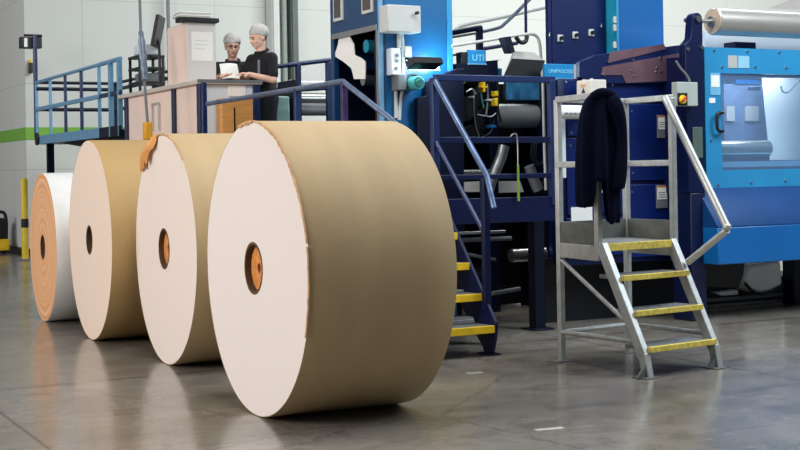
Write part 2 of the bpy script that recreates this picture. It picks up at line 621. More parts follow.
# ================================================================== mobile step ladder (grey tube)
a = loc_on_floor(648, 378)
LF = Frame(a.x, a.y, 35)
B = LF.gz(716, 368); C = LF.gz(562, 361); D = LF.gz(630, 350)
LW = (B[0] + (D[0] - C[0])) / 2 - .04         # width between the stringers
Cu, Cv = C
ZP, ZR, ZM = .83, 1.81, 1.36             # platform, top rail, middle rail
RUN, RISE = .125, .22
VP = .40                                 # front edge of the platform
lad = thing('step_ladder', LF, (LW / 2, VP, 0), 'grey metal mobile step ladder with guard rail and yellow step edges', 'step ladder')
S = .042


def lbar(name, p, q, w=S, h=S, m=GALV, par=None):
    return MB().bar(p, q, w, h).build(name, m, par or lad, .005)


UL, UR = 0.0, LW
CL, DR = (Cu, Cv), (Cu + LW + .02, Cv + .02)
for u in (UL, UR):
    mb = MB().bar((u, 0, .0), (u, .03, .15), .05, .06, (0, 1, 0)).bar((u, .03, .13), (u, VP - .0, ZP - .0), .05, .07, (0, 1, 0))
    s_ = mb.build('stringer', GALV, lad, .005)
    MB().box(u - .07, -.05, 0, u + .05, .07, .008).build('foot_plate', GALVD, s_, .002)
    MB().prism([(u - .02, .0), (u - .1, .008), (u - .02, .09)], 'v', -.01, .01).build('gusset', GALVD, s_)
for k in range(1, 4):
    z = k * RISE - .03
    v = .03 + (z - .13) / (ZP - .08) * (VP - .01)
    tr = MB().box(UL + .02, v - .06, z - .025, UR - .02, v + .16, z).build('step', GRATE, lad, .003)
    MB().box(UL + .015, v - .075, z - .032, UR - .015, v - .05, z + .004).build('nosing', YELW, tr, .003, label='worn yellow step edge')
pl = MB().prism([(UL, VP), (UR, VP), DR, CL], 'z', ZP - .03, ZP).build('platform', GRATE, lad, .004)
MB().bar((UL, VP - .02, ZP - .02), (UR, VP - .02, ZP - .02), .03, .05).build('nosing', YELW, pl, .003, label='worn yellow platform edge')
# legs, posts
for (u, v), nm in ((CL, 'leg'), (DR, 'leg')):
    l_ = MB().bar((u, v, 0), (u, v, ZR), S, S).build(nm, GALV, lad, .005)
    MB().box(u - .09, v - .06, 0, u + .05, v + .05, .008).build('foot_plate', GALVD, l_, .002)
PL_, PR_ = (UL, VP + .03), (UR + .065, VP + .03)
lbar('post', (*PL_, ZP - .1), (*PL_, ZR))
lbar('post', (*PR_, ZP - .1), (*PR_, ZR))
for z, nm in ((ZR, 'top_rail'), (ZM, 'middle_rail')):
    lbar(nm, (*PL_, z), (*CL, z)); lbar(nm, (*CL, z), (*DR, z)); lbar(nm, (*DR, z), (*PR_, z))
for p, q in ((PL_, CL), (CL, DR), (DR, PR_)):
    MB().bar((*p, ZP + .06), (*q, ZP + .06), .012, .15).build('toe_board', GALVD, lad, .002)
MB().bar((*PL_, ZP - .06), (*CL, ZP - .06), .03, .1).build('side_beam', GALV, lad, .004)
MB().bar((*PR_, ZP - .06), (*DR, ZP - .06), .03, .1).build('side_beam', GALV, lad, .004)
v1, zz1 = LF.gu(727, 227, UR + .03)
v2, zz2 = LF.gu(690, 262, UR + .03)
MB().tube([(UR, VP + .03, ZR), (UR + .03, v1, zz1)], .026, 10).tube([(UR + .03, v1, zz1 - .02), (UR + .01, v2, zz2)], .024, 10).ball((UR + .03, v1, zz1), .03, .03, .03).build('handrail', GALV, lad)
MB().tube([(CL[0], CL[1], ZP - .12), (UL, .22, .36)], .015, 8).build('brace', GALV, lad)
MB().tube([(CL[0], CL[1], .2), (UL, .1, .22)], .017, 8).build('base_tube', GALV, lad)
MB().tube([(CL[0], CL[1], .2), (DR[0], DR[1], .2)], .017, 8).build('base_tube', GALV, lad)
MB().tube([(DR[0], DR[1], .2), (UR, .1, .22)], .017, 8).build('base_tube', GALV, lad)

# jacket slung over the near corner of the guard rail
jk = MB()
rings = []
NJ = 48
prof = [  # z, half width, half depth, centre shift right
    (1.86, .03, .04, .03), (1.84, .07, .07, .025), (1.80, .125, .095, .005), (1.70, .15, .11, -.005), (1.56, .16, .12, -.01),
    (1.42, .168, .12, -.01), (1.30, .172, .12, -.01), (1.20, .17, .115, -.01), (1.14, .168, .11, -.01)]
jw = LF.w(*PL_, 0) + Vector((.03, 0, 0))
JF = Frame(jw.x, jw.y, -2)
for i, (z, hw, hd, sx) in enumerate(prof):
    row = []
    for k in range(NJ):
        an = 2 * PI * k / NJ
        fold = 1 + (.14 + .02 * i) * noise.noise(Vector((math.cos(an) * 2.3, math.sin(an) * 2.3, z * 1.1))) + .085 * math.sin(an * 6 + z * 2.5) * min(1, i / 3)
        hem = 0
        if i >= 7:
            hem = (-.17 if math.cos(an) > .35 else (.12 if math.cos(an) > -.3 else -.06)) * (1 if i == 8 else .5)
            hem += .03 * noise.noise(Vector((an * 2, 4, 0)))
        row.append((sx + hw * .78 * fold * math.cos(an) - .01, hd * fold * math.sin(an), z + hem))
    rings.append(row)
vs = [p for r in rings for p in r]
fs = [(i * NJ + k, i * NJ + (k + 1) % NJ, (i + 1) * NJ + (k + 1) % NJ, (i + 1) * NJ + k) for i in range(len(prof) - 1) for k in range(NJ)]
fs.append(list(range(NJ)))
inner = [(x * .9 - .002, y * .9, z - .01) for x, y, z in vs]
n0 = len(vs)
ifs = [tuple(n0 + q for q in f[::-1]) for f in fs]
lastr = (len(prof) - 1) * NJ
rim = [(lastr + k, lastr + (k + 1) % NJ, n0 + lastr + (k + 1) % NJ, n0 + lastr + k) for k in range(NJ)]
jk.add(vs + inner, fs + ifs + rim)
jt = thing('jacket', JF, (0, 0, 1.0), 'dark navy work jacket hung over the corner of the step ladder guard rail', 'jacket')
jb = jk.build('body', CLOTH, jt)
bv = jb.modifiers.new('sub', 'SUBSURF'); bv.levels = 1; bv.render_levels = 2
slv = MB().tube([(.05, -.05, 1.79), (.1, -.06, 1.70), (.13, -.05, 1.55), (.12, -.06, 1.40), (.095, -.07, 1.2)], lambda t: .056 - .018 * t + .008 * math.sin(t * 9), 14, smooth=2).build('sleeve', CLOTH, jt)
MB().tube([(-.06, -.07, 1.8), (.0, -.1, 1.835), (.07, -.06, 1.81)], .03, 10, smooth=2).build('collar', CLOTH, jt)

# ================================================================== blue stair up to the press platform
ZD = 1.08
SU = 5.085
sv, _ = G.gu(493, 357, SU)
FV = 8.98                                  # front edge of the press platform
st = thing('steel_stair', G, (SU - .4, sv + .3, 0), 'navy steel stair with yellow edged treads behind the nearest paper roll', 'stair')
nst = 5
risers = ZD / nst
trd = (FV - sv - .12) / (nst - 1)
for u in (SU - .8, SU):
    s_ = MB().prism([(sv + .0, .0), (sv + .1, 0), (sv + .16, .12), (FV - .016, ZD - .08), (FV - .016, ZD + .04), (FV - .1, ZD + .04), (sv - .06, .24), (sv - .05, .14)], 'u', u - .012, u + .012).build('stringer', NAVY, st, .003)
    MB().box(u - .05, sv - .03, 0, u + .05, sv + .13, .012).build('foot_plate', NAVYD, s_, .002)
for k in range(1, nst):
    z = k * risers
    v = sv - .04 + (k - 1) * trd
    t_ = MB().box(SU - .79, v + .01, z - .035, SU - .013, v + .25, z).build('tread', GRATE, st, .003)
    MB().box(SU - .79, v - .012, z - .05, SU - .012, v + .012, z + .003).build('nosing', YEL, t_, .003, label='bright yellow tread edge')
# hand rail (right side)
pu, pz = SU, None
nv, nz_ = G.gu(487, 178, SU)
ev, ez = G.gu(494, 208, SU)
tv = FV - .02
tz = G.gv(436, 84, tv)[1]
MB().tube([(SU, ev, ez), (SU, nv, nz_ + .015), (SU, tv, 2.02)], .022, 12).build('handrail', mat('highlit_blue_rail', '#55688a', .3, .4, .35, 9), st)  # grey-blue colour carries the rail's specular highlight
MB().bar((SU, nv + .03, .33), (SU, nv + .03, nz_), .05, .05).build('newel_post', NAVY, st, .004)
MB().tube([(SU, nv + .03, nz_ - .42), (SU, tv, 1.55)], .017, 10).build('knee_rail', RAILB, st)

# press platform with its guard rail
pu0, pu1 = SU - .85, G.gv(557, 140, FV)[0]
pf = thing('press_platform', G, ((pu0 + pu1) / 2, FV + .4, 0), 'navy operator platform with guard rail in front of the dark printing press', 'platform')
MB().box(SU - .8, FV + .01, ZD - .04, pu1, FV + 1.0, ZD).build('deck', DARK, pf, .004)
zb0, zb1 = G.gv(520, 222, FV)[1], G.gv(520, 197, FV)[1]
MB().box(SU + .02, FV - .012, zb0, pu1, FV + .012, zb1).build('edge_beam', NAVY, pf, .004)
lu, lz = G.gv(433, 78, FV)
ZT = 2.05
for u in (SU, pu1 - .05):
    MB().bar((u, FV, ZD - .04), (u, FV, ZT), .055, .055).build('post', RAILB, pf, .005)
MB().bar((SU, FV, ZT), (pu1 - .02, FV, ZT), .05, .05).build('top_rail', RAILB, pf, .005)
zm = G.gv(500, 140, FV)[1]
MB().bar((SU, FV, zm), (pu1 - .02, FV, zm), .045, .05).build('middle_rail', NAVY, pf, .005)
zl = G.gv(520, 176, FV)[1]
MB().bar((SU + .0, FV, zl), (pu1 - .02, FV, zl), .035, .04).build('lower_rail', NAVY, pf, .005)
u_, z_ = G.gv(537, 300, FV + .3)
l_ = MB().box(u_ - .05, FV + .25, 0, u_ + .05, FV + .35, ZD - .04).build('leg', NAVYD, pf, .004)
MB().box(u_ - .1, FV + .2, 0, u_ + .1, FV + .4, .015).build('foot_plate', NAVYD, l_, .003)
l2 = MB().box(SU + .0, FV + .85, 0, SU + .1, FV + .95, ZD - .04).build('leg', NAVYD, pf, .004)

# green handled hook rod hanging on the middle rail
u_, _ = G.gv(517, 165, FV - .03)
zt = G.gv(517, 136, FV - .03)[1]; zg = G.gv(517, 165, FV - .03)[1]; ze = G.gv(517, 201, FV - .03)[1]
hk = thing('hook_rod', G, (u_, FV - .04, ze), 'thin hook rod with a green handle hanging from the platform rail', 'hook')
MB().tube([(u_ - .05, FV + .0, zt - .02), (u_ - .04, FV - .03, zt + .015), (u_ - .01, FV - .045, zt + .02), (u_, FV - .045, zt - .02), (u_, FV - .045, zg)], .006, 8, smooth=2).build('rod', STEEL, hk)
MB().cyl((u_, FV - .045, ze), (u_, FV - .045, zg), .011, .009, 12).build('handle', mat('green_grip', '#6f9c3a', .5), hk, label='green grip')

# ================================================================== printing press, left tower
TV = 10.5
tu0 = 5.40
tu1 = G.gv(452, 60, TV)[0]
tvb, _ = G.gu(331, 60, tu0)
TWR = thing('press_tower', G, ((tu0 + tu1) / 2, (TV + tvb) / 2, 0), 'tall blue press tower with an open bay of white web behind the nearest roll', 'printing press')
HT = 4.2
th = .05
# left side face with an opening, right face, back, top
ov0, oz1 = G.gu(376, 28, tu0)
ov1, oz0 = G.gu(335, 112, tu0)
sidem = MB().box(tu0, TV, 0, tu0 + th, ov0, HT).box(tu0, ov1, 0, tu0 + th, tvb, HT)
sidem.box(tu0, ov0, oz1, tu0 + th, ov1, HT).box(tu0, ov0, 0, tu0 + th, ov1, 1.7)
sidem.build('side_panel', mat('tower_side_blue', '#0f3c66', .35, 0, .12, 2, coat=.2), TWR)
MB().box(tu0 + th, TV, 0, tu1, TV + th, HT).build('front_panel', mat('tower_front_blue', '#0c5c92', .3, 0, .1, 2, coat=.3), TWR, .006)
MB().box(tu0 + th, tvb - th, 0, tu1, tvb, HT).build('back_panel', NAVYD, TWR)
MB().box(tu1 - th, TV + th, 0, tu1, tvb - th, HT).build('side_panel', BLUEM, TWR)
MB().box(tu0 + th, TV + th, HT - .05, tu1 - th, tvb - th, HT).build('top_panel', BLUEM, TWR)
MB().box(tu0 - .012, ov0 - .03, oz1 - .02, tu0 + .0, ov1 + .02, oz1 + .03).box(tu0 - .012, ov0 - .06, 1.7, tu0, ov0 - .01, oz1 - .02).build('bay_trim', STEEL, TWR, .003)
# vertical bright edge profile on the corner
MB().box(tu0 - .015, TV - .015, 0, tu0 + .03, TV + .0, HT).build('corner_profile', RAILL, TWR, .003)
MB().box(tu1 - .05, TV - .012, 0, tu1 + .004, TV - .0, HT).build('corner_profile', SKYB, TWR, .003)
# little grey screens on the side face
for x0, y0, x1, y1 in ((334.5, -6, 344, 20), (363, -8, 374, 12)):
    va, za = G.gu(x1, y1, tu0); vb, zb = G.gu(x0, y0, tu0)
    f_ = MB().box(tu0 - .02, va, za, tu0, vb, zb).build('side_window', GREYBOX, TWR, .004)
    MB().box(tu0 - .024, va + .03, za + .03, tu0 - .019, vb - .03, zb - .03).build('pane', mat('smoked_pane', '#55504e', .2), f_)
# bay interior: white web draped over rollers, dark chamber
def gup(px, py, u):
    v, z = G.gu(px, py, u)
    return (u, v, z)
um = tu0 + .03
web = []
for (xa, ya), (xb, yb) in (((341, 30), (346, 28)), ((339, 46), (355, 44)), ((336, 56), (356, 55)), ((345, 62), (362, 58)), ((352, 68), (366, 62)), ((354, 79), (365, 79))):
    va, za = G.gu(xa, ya, um); vb, zb = G.gu(xb, yb, um)
    web.append([(um + .012 * math.sin(za * 7), va + (vb - va) * k / 3, za + (zb - za) * k / 3) for k in range(4)])
MB().sheet(web, .01).build('paper_web', WHITE, TWR, label='white paper web inside the open bay')
for (x, y, r, m_, nm) in ((343, 60, .085, BLUE, 'web_roller'), (357, 46, .06, TEALP, 'web_roller'), (354, 80, .05, STEEL, 'web_roller')):
    v, z = G.gu(x, y, tu0)
    v = min(v, tvb - .2)
    MB().cyl((tu0 + .09, v, z), (tu1 - th, v, z), r, None, 20).build(nm, m_, TWR)
va, za = G.gu(370, 60, um); vb, zb = G.gu(362, 32, um)
MB().box(tu0 + .1, va, 1.72, tu0 + .16, va + .06, oz1 - .03).build('inner_post', NAVYD, TWR, .01)
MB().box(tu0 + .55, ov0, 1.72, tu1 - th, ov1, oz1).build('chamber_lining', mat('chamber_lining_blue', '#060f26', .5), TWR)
# enclosures on the front face
def encl(name, x0, y0, x1, y1, dep, m_, par, frv, bev=.008, label=None):
    u0, z0, u1, z1 = G.rect(x0, y0, x1, y1, frv - dep)
    return MB().box(u0, frv - dep, z0, u1, frv, z1).build(name, m_, par, bev, label), (u0, z0, u1, z1)


e_, q = encl('electrical_box', 388, 5, 421, 32, .18, GREYBOX, TWR, TV)
MB().cyl((q[2] - .06, TV - .235, q[3] - .07), (q[2] - .06, TV - .2, q[3] - .07), .015, None, 12).build('lock', BLACK, e_)
e_, q = encl('switch_box', 391.5, 48, 401, 75, .1, PANELG, TWR, TV, label='pale switch box')
for k, (fx, fz) in enumerate(((.55, .72), (.55, .52), (.5, .25))):
    MB().cyl((q[0] + (q[2] - q[0]) * fx, TV - .115, q[1] + (q[3] - q[1]) * fz), (q[0] + (q[2] - q[0]) * fx, TV - .1, q[1] + (q[3] - q[1]) * fz), .016, None, 12).build('button', GREYD, e_)
e_, q = encl('junction_box', 405, 46, 412, 57, .07, GREYBOX, TWR, TV)
for pts, r in (([(399, 32), (399, 48)], .02), ([(396, 75), (396, 118)], .018), ([(401, 32), (403, 46), (403, 88), (400, 100), (399, 120)], .018)):
    P = [(G.gv(x, y, TV - .03)[0], TV - .03, G.gv(x, y, TV - .03)[1]) for x, y in pts]
    MB().tube(P, r, 10, smooth=2 if len(P) > 2 else 0).build('conduit', GREYBOX, TWR)
# motor
u_, z_ = G.gv(418, 83, TV - .2)
mo = MB().cyl((u_, TV, z_), (u_, TV - .22, z_), .065, .06, 24).build('drive_motor', TEAL, TWR, .008, 'teal motor housing')
MB().cyl((u_, TV - .24, z_), (u_, TV - .22, z_), .035, None, 16).build('motor_cap', mat('motor_cap_green', '#3c8f86', .4), mo, .004)
MB().box(u_ - .16, TV - .14, z_ - .06, u_ - .08, TV, z_ + .08).build('terminal_box', GREYD, mo, .006)
P = [(G.gv(x, y, TV - .1)[0], TV - .1, G.gv(x, y, TV - .1)[1]) for x, y in ((405, 86), (406, 78), (413, 74), (420, 77))]
MB().tube(P, .012, 8, smooth=2).build('motor_cable', BLACK, mo)
# low navy skirt in front of the tower (sloping top)
poly = [G.gv(x, y, TV - .06) for x, y in ((424, 82), (455, 69), (462, 69), (462, 262), (462, 300), (416, 300), (416, 98), (424, 96))]
MB().prism(poly, 'v', TV - .1, TV - .02).build('lower_guard', NAVYD, TWR, .006)

# work lamp on the tower
u0, z0, u1, z1 = G.rect(412, 57, 440, 67, TV - .35)
wl = thing('work_lamp', G, ((u0 + u1) / 2, TV - .3, z0), 'dark bar lamp glowing against the blue tower front', 'lamp')
MB().prism([(TV - .42, z0 + .03), (TV - .26, z0 - .02), (TV - .22, z1 - .03), (TV - .38, z1)], 'u', u0, u1).build('housing', BLACK, wl, .006)
MB().prism([(TV - .24, z0 - .018), (TV - .2, z0), (TV - .19, z0 + .07), (TV - .22, z1 - .035)], 'u', u0 + .03, u1 + .06).build('glowing_tube', LAMP, wl)
MB().bar(((u0 + u1) / 2, TV - .23, (z0 + z1) / 2), ((u0 + u1) / 2, TV + .0, (z0 + z1) / 2 + .05), .04, .04).build('bracket', BLACK, wl)

# ================================================================== dark printing unit between tower and cabinet
PV = 10.55
pu0_, _ = G.gv(453, 100, PV); pu1_, _ = G.gv(556, 100, PV)
PU = thing('printing_unit', G, ((pu0_ + pu1_) / 2, PV + .8, 0), 'dark open printing unit full of rollers and hoses behind the navy platform', 'printing press')
ztop = G.gv(500, 60, PV)[1]
MB().box(pu0_, PV + .5, .1, pu1_, PV + 1.05, G.gv(500, 80, PV)[1]).build('frame', mat('black_press_frame', '#0a0d14', .5, .2, .3, 6), PU)
for ua in (pu0_, pu0_ + .42, pu1_ - .12):
    MB().box(ua, PV + .05, 0, ua + .09, PV + .5, ztop - .1).build('side_frame', NAVYD, PU, .008)
b0, c0, b1, c1 = G.rect(456, 61, 498, 76, PV)
MB().prism([(b0, c0), (b1, c0), (b1, c1 + .01), (b0 + .5, c1 + .02), (b0, c1 - .03)], 'v', PV, PV + .6).build('top_beam', NAVYD, PU, .01)
MB().box(b1 - .015, PV + .1, c0, b1 + .11, PV + .5, c1 - .05).build('side_guard', TEALP, PU, .01)
b0, c0, b1, c1 = G.rect(507, 82, 545, 100, PV + .1)
MB().box(b0, PV + .1, c0, b1, PV + .16, c1).build('ink_guard', mat('mottled_blue_guard', '#3f83b4', .3, 0, .5, 9), PU, .005)
# silver roller with its journal
ra, rz = G.gv(503, 115, PV); rb, _ = G.gv(553, 115, PV)
rr = .115
ro = MB().lathe([(0, rr - .03), (.0, rr - .01), (.01, rr), (rb - ra, rr), (rb - ra, rr - .02)], (ra, PV + .2, rz), (1, 0, 0), 32).build('chill_roller', mat('matt_roller_steel', '#9fa3a4', .5, .35, .1, 6), PU)
MB().cyl((ra - .16, PV + .2, rz), (ra, PV + .2, rz), .045, None, 20).build('journal', CHROME, ro)
MB().lathe([(0, .05), (0, .1), (.05, .1), (.05, .05)], (ra - .09, PV + .2, rz + .015), (1, 0, 0), 24).build('bearing', DARK, ro)
for (x, y, r, m_) in ((470, 98, .10, DARK), (478, 120, .13, DARK), (455, 110, .12, DARK), (480, 92, .05, STEEL), (462, 135, .09, DARK)):
    u, z = G.gv(x, y, PV + .3)
    MB().cyl((u, PV + .12, z), (u, PV + .6, z), r, None, 24).build('gear_wheel', m_, PU, .006)
# chrome ring on a wheel
u, z = G.gv(463, 72, PV + .1)
MB().lathe([(0, .07), (0, .10), (.03, .10), (.03, .07)], (u, PV + .08, z), (0, 1, 0), 28, closed=True).build('clamp_ring', CHROME, PU)
# hoses and cables
HB = [([(478, 84), (476, 110), (478, 130), (484, 137), (492, 132), (494, 120)], .009, BLACK), ([(460, 84), (458, 100), (464, 116), (458, 122)], .012, CHROME), ([(474, 90), (474, 120), (480, 140), (483, 137)], .007, GREYD),
      ([(497, 80), (499, 92), (497, 106), (501, 122)], .012, BLACK), ([(487, 84), (488, 100), (486, 116)], .01, GREYD), ([(505, 84), (503, 96), (506, 104)], .012, BLACK), ([(466, 92), (472, 88), (476, 94)], .01, STEEL),
      ([(476, 114), (484, 116), (492, 117), (496, 113)], .006, GREYBOX), ([(480, 84), (481, 96), (484, 108)], .006, TEAL)]
for i, (pts, r, m_) in enumerate(HB):
    vv = PV - .02 + .03 * (i % 3)
    P = [(G.gv(x, y, vv)[0], vv, G.gv(x, y, vv)[1]) for x, y in pts]
    MB().tube(P, r, 8, smooth=2).build('hose', m_, PU)
for (x0, y0, x1, y1, m_) in ((495, 91, 498, 96, YEL), (495, 98, 498, 106, YEL), (481, 86, 487, 88, YEL), (483, 82, 485, 92, YEL), (488, 99, 492, 101, GREYBOX), (472, 96, 474, 98, GREYBOX), (490, 125, 496, 128, BLUE)):
    u0, z0, u1, z1 = G.rect(x0, y0, x1, y1, PV - .02)
    MB().box(u0, PV - .03, z0, u1, PV + .06, z1).build('air_valve', m_, PU, .004)
# curved silver duct and white web under the press
vv = PV - .1
P = [(G.gv(x, y, vv)[0], vv, G.gv(x, y, vv)[1]) for x, y in ((504, 146), (501, 158), (495, 172), (490, 184), (487, 196))]
MB().tube(P, .052, 16, smooth=2).build('air_duct', STEEL, PU)
P = [(G.gv(x, y, vv)[0], vv, G.gv(x, y, vv)[1]) for x, y in ((538, 190), (533, 178), (529, 166))]
MB().tube(P, .05, 14).build('air_duct', GREYD, PU)
for poly in (((463, 182), (484, 181), (484, 192), (460, 192)), ((497, 181), (520, 181), (524, 192), (494, 193)), ((530, 165), (539, 165), (540, 191), (534, 186)), ((452, 200), (470, 200), (470, 203), (452, 203))):
    pp = [G.gv(x, y, PV + .25) for x, y in poly]
    MB().prism(pp, 'v', PV + .25, PV + .27).build('web_span', WHITE, PU)
for y in (172, 178):
    u0, z0 = G.gv(455, y, PV); u1, _ = G.gv(500, y, PV)
    MB().cyl((u0, PV + .02, z0), (u1, PV + .02, z0), .022, None, 14).build('idler_roller', STEEL if y == 172 else GREYD, PU)
# coiled black hose hung beside the silver arm
u, z = G.gv(541, 152, PV - .15)
for q in range(3):
    P = [(u + (.06 + .006 * q) * math.cos(2 * PI * k / 20), PV - .15 + .03 * q, z + (.11 + .008 * q) * math.sin(2 * PI * k / 20)) for k in range(21)]
    MB().tube(P, .007, 8).build('hose', BLACK, PU)
# underside: pipes and trays
for (x0, y0, x1, y1, r, m_) in ((460, 243, 536, 240, .02, GREYD), (462, 236, 530, 233, .014, STEEL), (536, 258, 570, 256, .06, STEEL), (478, 254, 520, 262, .015, GREYD), (500, 300, 545, 292, .02, GREYD)):
    (u0, z0), (u1, z1) = G.gv(x0, y0, FV + .7), G.gv(x1, y1, FV + .7)
    MB().cyl((u0, FV + 1.1, z0), (u1, FV + 1.1, z1), r, None, 14).build('pipe', m_, PU)
for (x0, y0, x1, y1, m_) in ((472, 272, 484, 283, WHITE), (487, 272, 500, 281, WHITE), (496, 250, 520, 258, FILM)):
    u0, z0, u1, z1 = G.rect(x0, y0, x1, y1, PV)
    MB().prism([(u0, z0), (u1, z0 - .02), (u1 - .06, z1), (u0, z1)], 'v', PV + .38, PV + .4).build('paper_tail', m_, PU)
MB().box(pu0_, PV + .42, .02, pu1_, PV + 1.05, .2).build('base', DARK, PU, .01)

# small backlit blue sign on the printing unit
def sign(x0, y0, x1, y1, v, txt, label, size, dx=0, dz=0):
    u0, z0, u1, z1 = G.rect(x0, y0, x1, y1, v)
    t = thing('sign_box', G, ((u0 + u1) / 2, v, z0), label, 'sign')
    MB().box(u0, v, z0, u1, v + .035, z1).build('housing', mat('sign_face_blue', '#1c86c4', .35, 0, .06, 4), t, .004)
    MB().box(u0 - .006, v - .006, z0 - .008, u1 + .006, v + .02, z0 + .006).build('frame_edge', RAILL, t, .002)
    text_part('lettering', txt, size, mat('pale_lettering', '#8fdcf2', .4, 0, .02), t, ((u0 + u1) / 2 + dx, v - .001, (z0 + z1) / 2 + dz))
    return t, (u0, z0, u1, z1)


sign(468.5, 50, 486, 64, PV - .01, 'UTI', 'small blue sign box with short pale letters on the printing unit', .085, .01, -.01)
u0, z0, u1, z1 = G.rect(461.5, 52, 468, 64, PV)
MB().box(u0, PV, z0, u1 - .006, PV + .1, z1).build('sensor_block', BLACK, PU, .004)
st_, q = sign(545, 64, 576.5, 79, 9.75, 'UNIPROCESS', 'long pale blue sign strip with light capital letters left of the navy facade', .046, .0, .0)
MB().box(q[2] - .03, 9.742, q[1], q[2] - .012, 9.75, q[3]).build('bright_edge', FILM, st_)

# operator screen box on its bent tube arm
CV = 9.9
CBu0, CBz0, CBu1, CBz1 = G.rect(502, 50, 543, 78, CV)
cb = thing('operator_screen', G, ((CBu0 + CBu1) / 2, CV, CBz0), 'grey and black sloping operator screen on a bent tube arm above the rail', 'screen')
pt = lambda x, y: G.gv(x, y, CV)
fr_ = [pt(512, 58.5), pt(545, 60.5), pt(538, 79), pt(503, 77)]
top_ = [pt(513, 49.5), pt(537, 51)]
bx = MB()
dv = .3
A_ = [(u, CV, z) for u, z in fr_]
Bk = [(top_[0][0] + .08, CV + .12, top_[0][1]), (top_[1][0] + .05, CV + .12, top_[1][1]), (fr_[2][0], CV + .12, fr_[2][1] + .02), (fr_[3][0] + .1, CV + .12, fr_[3][1] + .02)]
bx.add(A_ + Bk, [(3, 2, 1, 0), (4, 5, 6, 7), (0, 1, 5, 4), (1, 2, 6, 5), (2, 3, 7, 6), (3, 0, 4, 7)])
bx.build('housing', mat('panel_housing_grey', '#8b8b88', .5, 0, .05), cb, .006)
MB().add([(u, CV - .006, z) for u, z in fr_] + [(u, CV + .002, z) for u, z in fr_], [(3, 2, 1, 0), (4, 5, 6, 7), (0, 1, 5, 4), (1, 2, 6, 5), (2, 3, 7, 6), (3, 0, 4, 7)]).build('screen', BLACK, cb)
P = [(G.gv(x, y, CV + .25)[0], CV + .25, G.gv(x, y, CV + .25)[1]) for x, y in ((452, 46), (490, 40), (527, 33.5), (537, 35), (540, 44), (541, 60), (543, 80), (544, 135), (546, 190))]
MB().tube(P, .014, 10, smooth=2).build('tube_arm', GREYBOX, cb)
pp = [pt(510, 36), pt(517, 35), pt(522, 52), pt(516, 52)]
MB().prism(pp, 'v', CV + .1, CV + .2).build('swivel_bracket', NAVYD, cb, .006)
P = [(G.gv(x, y, CV + .15)[0], CV + .15, G.gv(x, y, CV + .15)[1]) for x, y in ((516, 37), (520, 43), (526, 42), (527, 36))]
MB().tube(P, .02, 10, smooth=2).build('cable_loop', BLACK, cb)

# upper guard rail behind the printing unit, against the bright wall
RV = 11.8
ug = thing('upper_guard_rail', G, (G.gv(480, 40, RV)[0], RV, G.gv(480, 62, RV)[1]), 'navy upper guard rail with thin bars before the pale wall', 'guard rail')


def poly_tube(name, pts, r, v, m_, par, sm=0):
    P = [(G.gv(x, y, v)[0], v, G.gv(x, y, v)[1]) for x, y in pts]
    return MB().tube(P, r, 10, smooth=sm).build(name, m_, par)


u0, z0, u1, z1 = G.rect(477, 27, 482, 66, RV)
MB().box(u0, RV - .03, 1.2, u1, RV + .03, z1).build('post', NAVY, ug, .006)
poly_tube('top_bar', [(448, 33.5), (481, 27.5)], .03, RV, NAVY, ug)
poly_tube('thin_bar', [(448, 38), (478, 33)], .012, RV, GREYD, ug)
poly_tube('thin_bar', [(448, 46.5), (478, 41.5)], .012, RV, GREYD, ug)
poly_tube('thin_bar', [(448, 56), (478, 51)], .012, RV, GREYD, ug)
poly_tube('bent_bar', [(481, 32), (497, 28.5), (503, 26), (529, 0), (535, -6)], .018, RV, mat('dull_blue_bar', '#5b6b80', .4), ug, 1)
poly_tube('lower_bar', [(482, 49), (517, 43)], .022, RV, RAILB, ug)
poly_tube('drop_pipe', [(525.5, -8), (526, 38)], .016, RV - .1, RAILB, ug)
wr = MB()
P = [(G.gv(x, y, 13)[0], 13, G.gv(x, y, 13)[1]) for x, y in ((456, 30), (460, 25), (500, 17.5), (545, 7), (600, -5))]
wr.tube(P, .025, 8, smooth=1).single('wall_conduit', GREYBOX, G, P[0], 'long thin grey pipe rising to the right before the pale wall', 'pipe')

# ================================================================== navy control cabinet and bright blue upper panels
KV = 9.95
k0, _, k1, _ = G.rect(549, 0, 606, 62, KV)
kz0 = G.gv(576, 66, KV)[1]
cab = thing('control_cabinet', G, ((k0 + k1) / 2, KV + .35, 0), 'navy control cabinet with three grey rotary switches in a row', 'cabinet')
MB().box(k0, KV, 0, k1, KV + .06, 4.0).build('body', mat('cabinet_navy', '#06184a', .4, 0, .1, 3, spec=.3), cab, .008)
MB().box(k0 + .03, KV - .012, 1.6, k1 - .02, KV, 3.95).build('door', mat('cabinet_door_navy', '#071a4c', .38, 0, .12, 3, spec=.3), cab, .004)
for x, y in ((559, 38.5), (574, 35.5), (590, 33)):
    u, z = G.gv(x, y, KV)
    b_ = MB().box(u - .028, KV - .03, z - .032, u + .028, KV - .011, z + .032).build('switch_plate', GREYBOX, cab, .004)
    MB().cyl((u, KV - .05, z), (u, KV - .03, z), .017, None, 16).box(u - .005, KV - .062, z - .017, u + .005, KV - .05, z + .017).build('rotary_knob', BLACK, b_)
for x, y in ((600, 26), (548.5, 35)):
    u, z = G.gv(x, y, KV)
    MB().box(u - .006, KV - .025, z - .02, u + .006, KV - .011, z + .02).build('latch', CHROME, cab, .002)
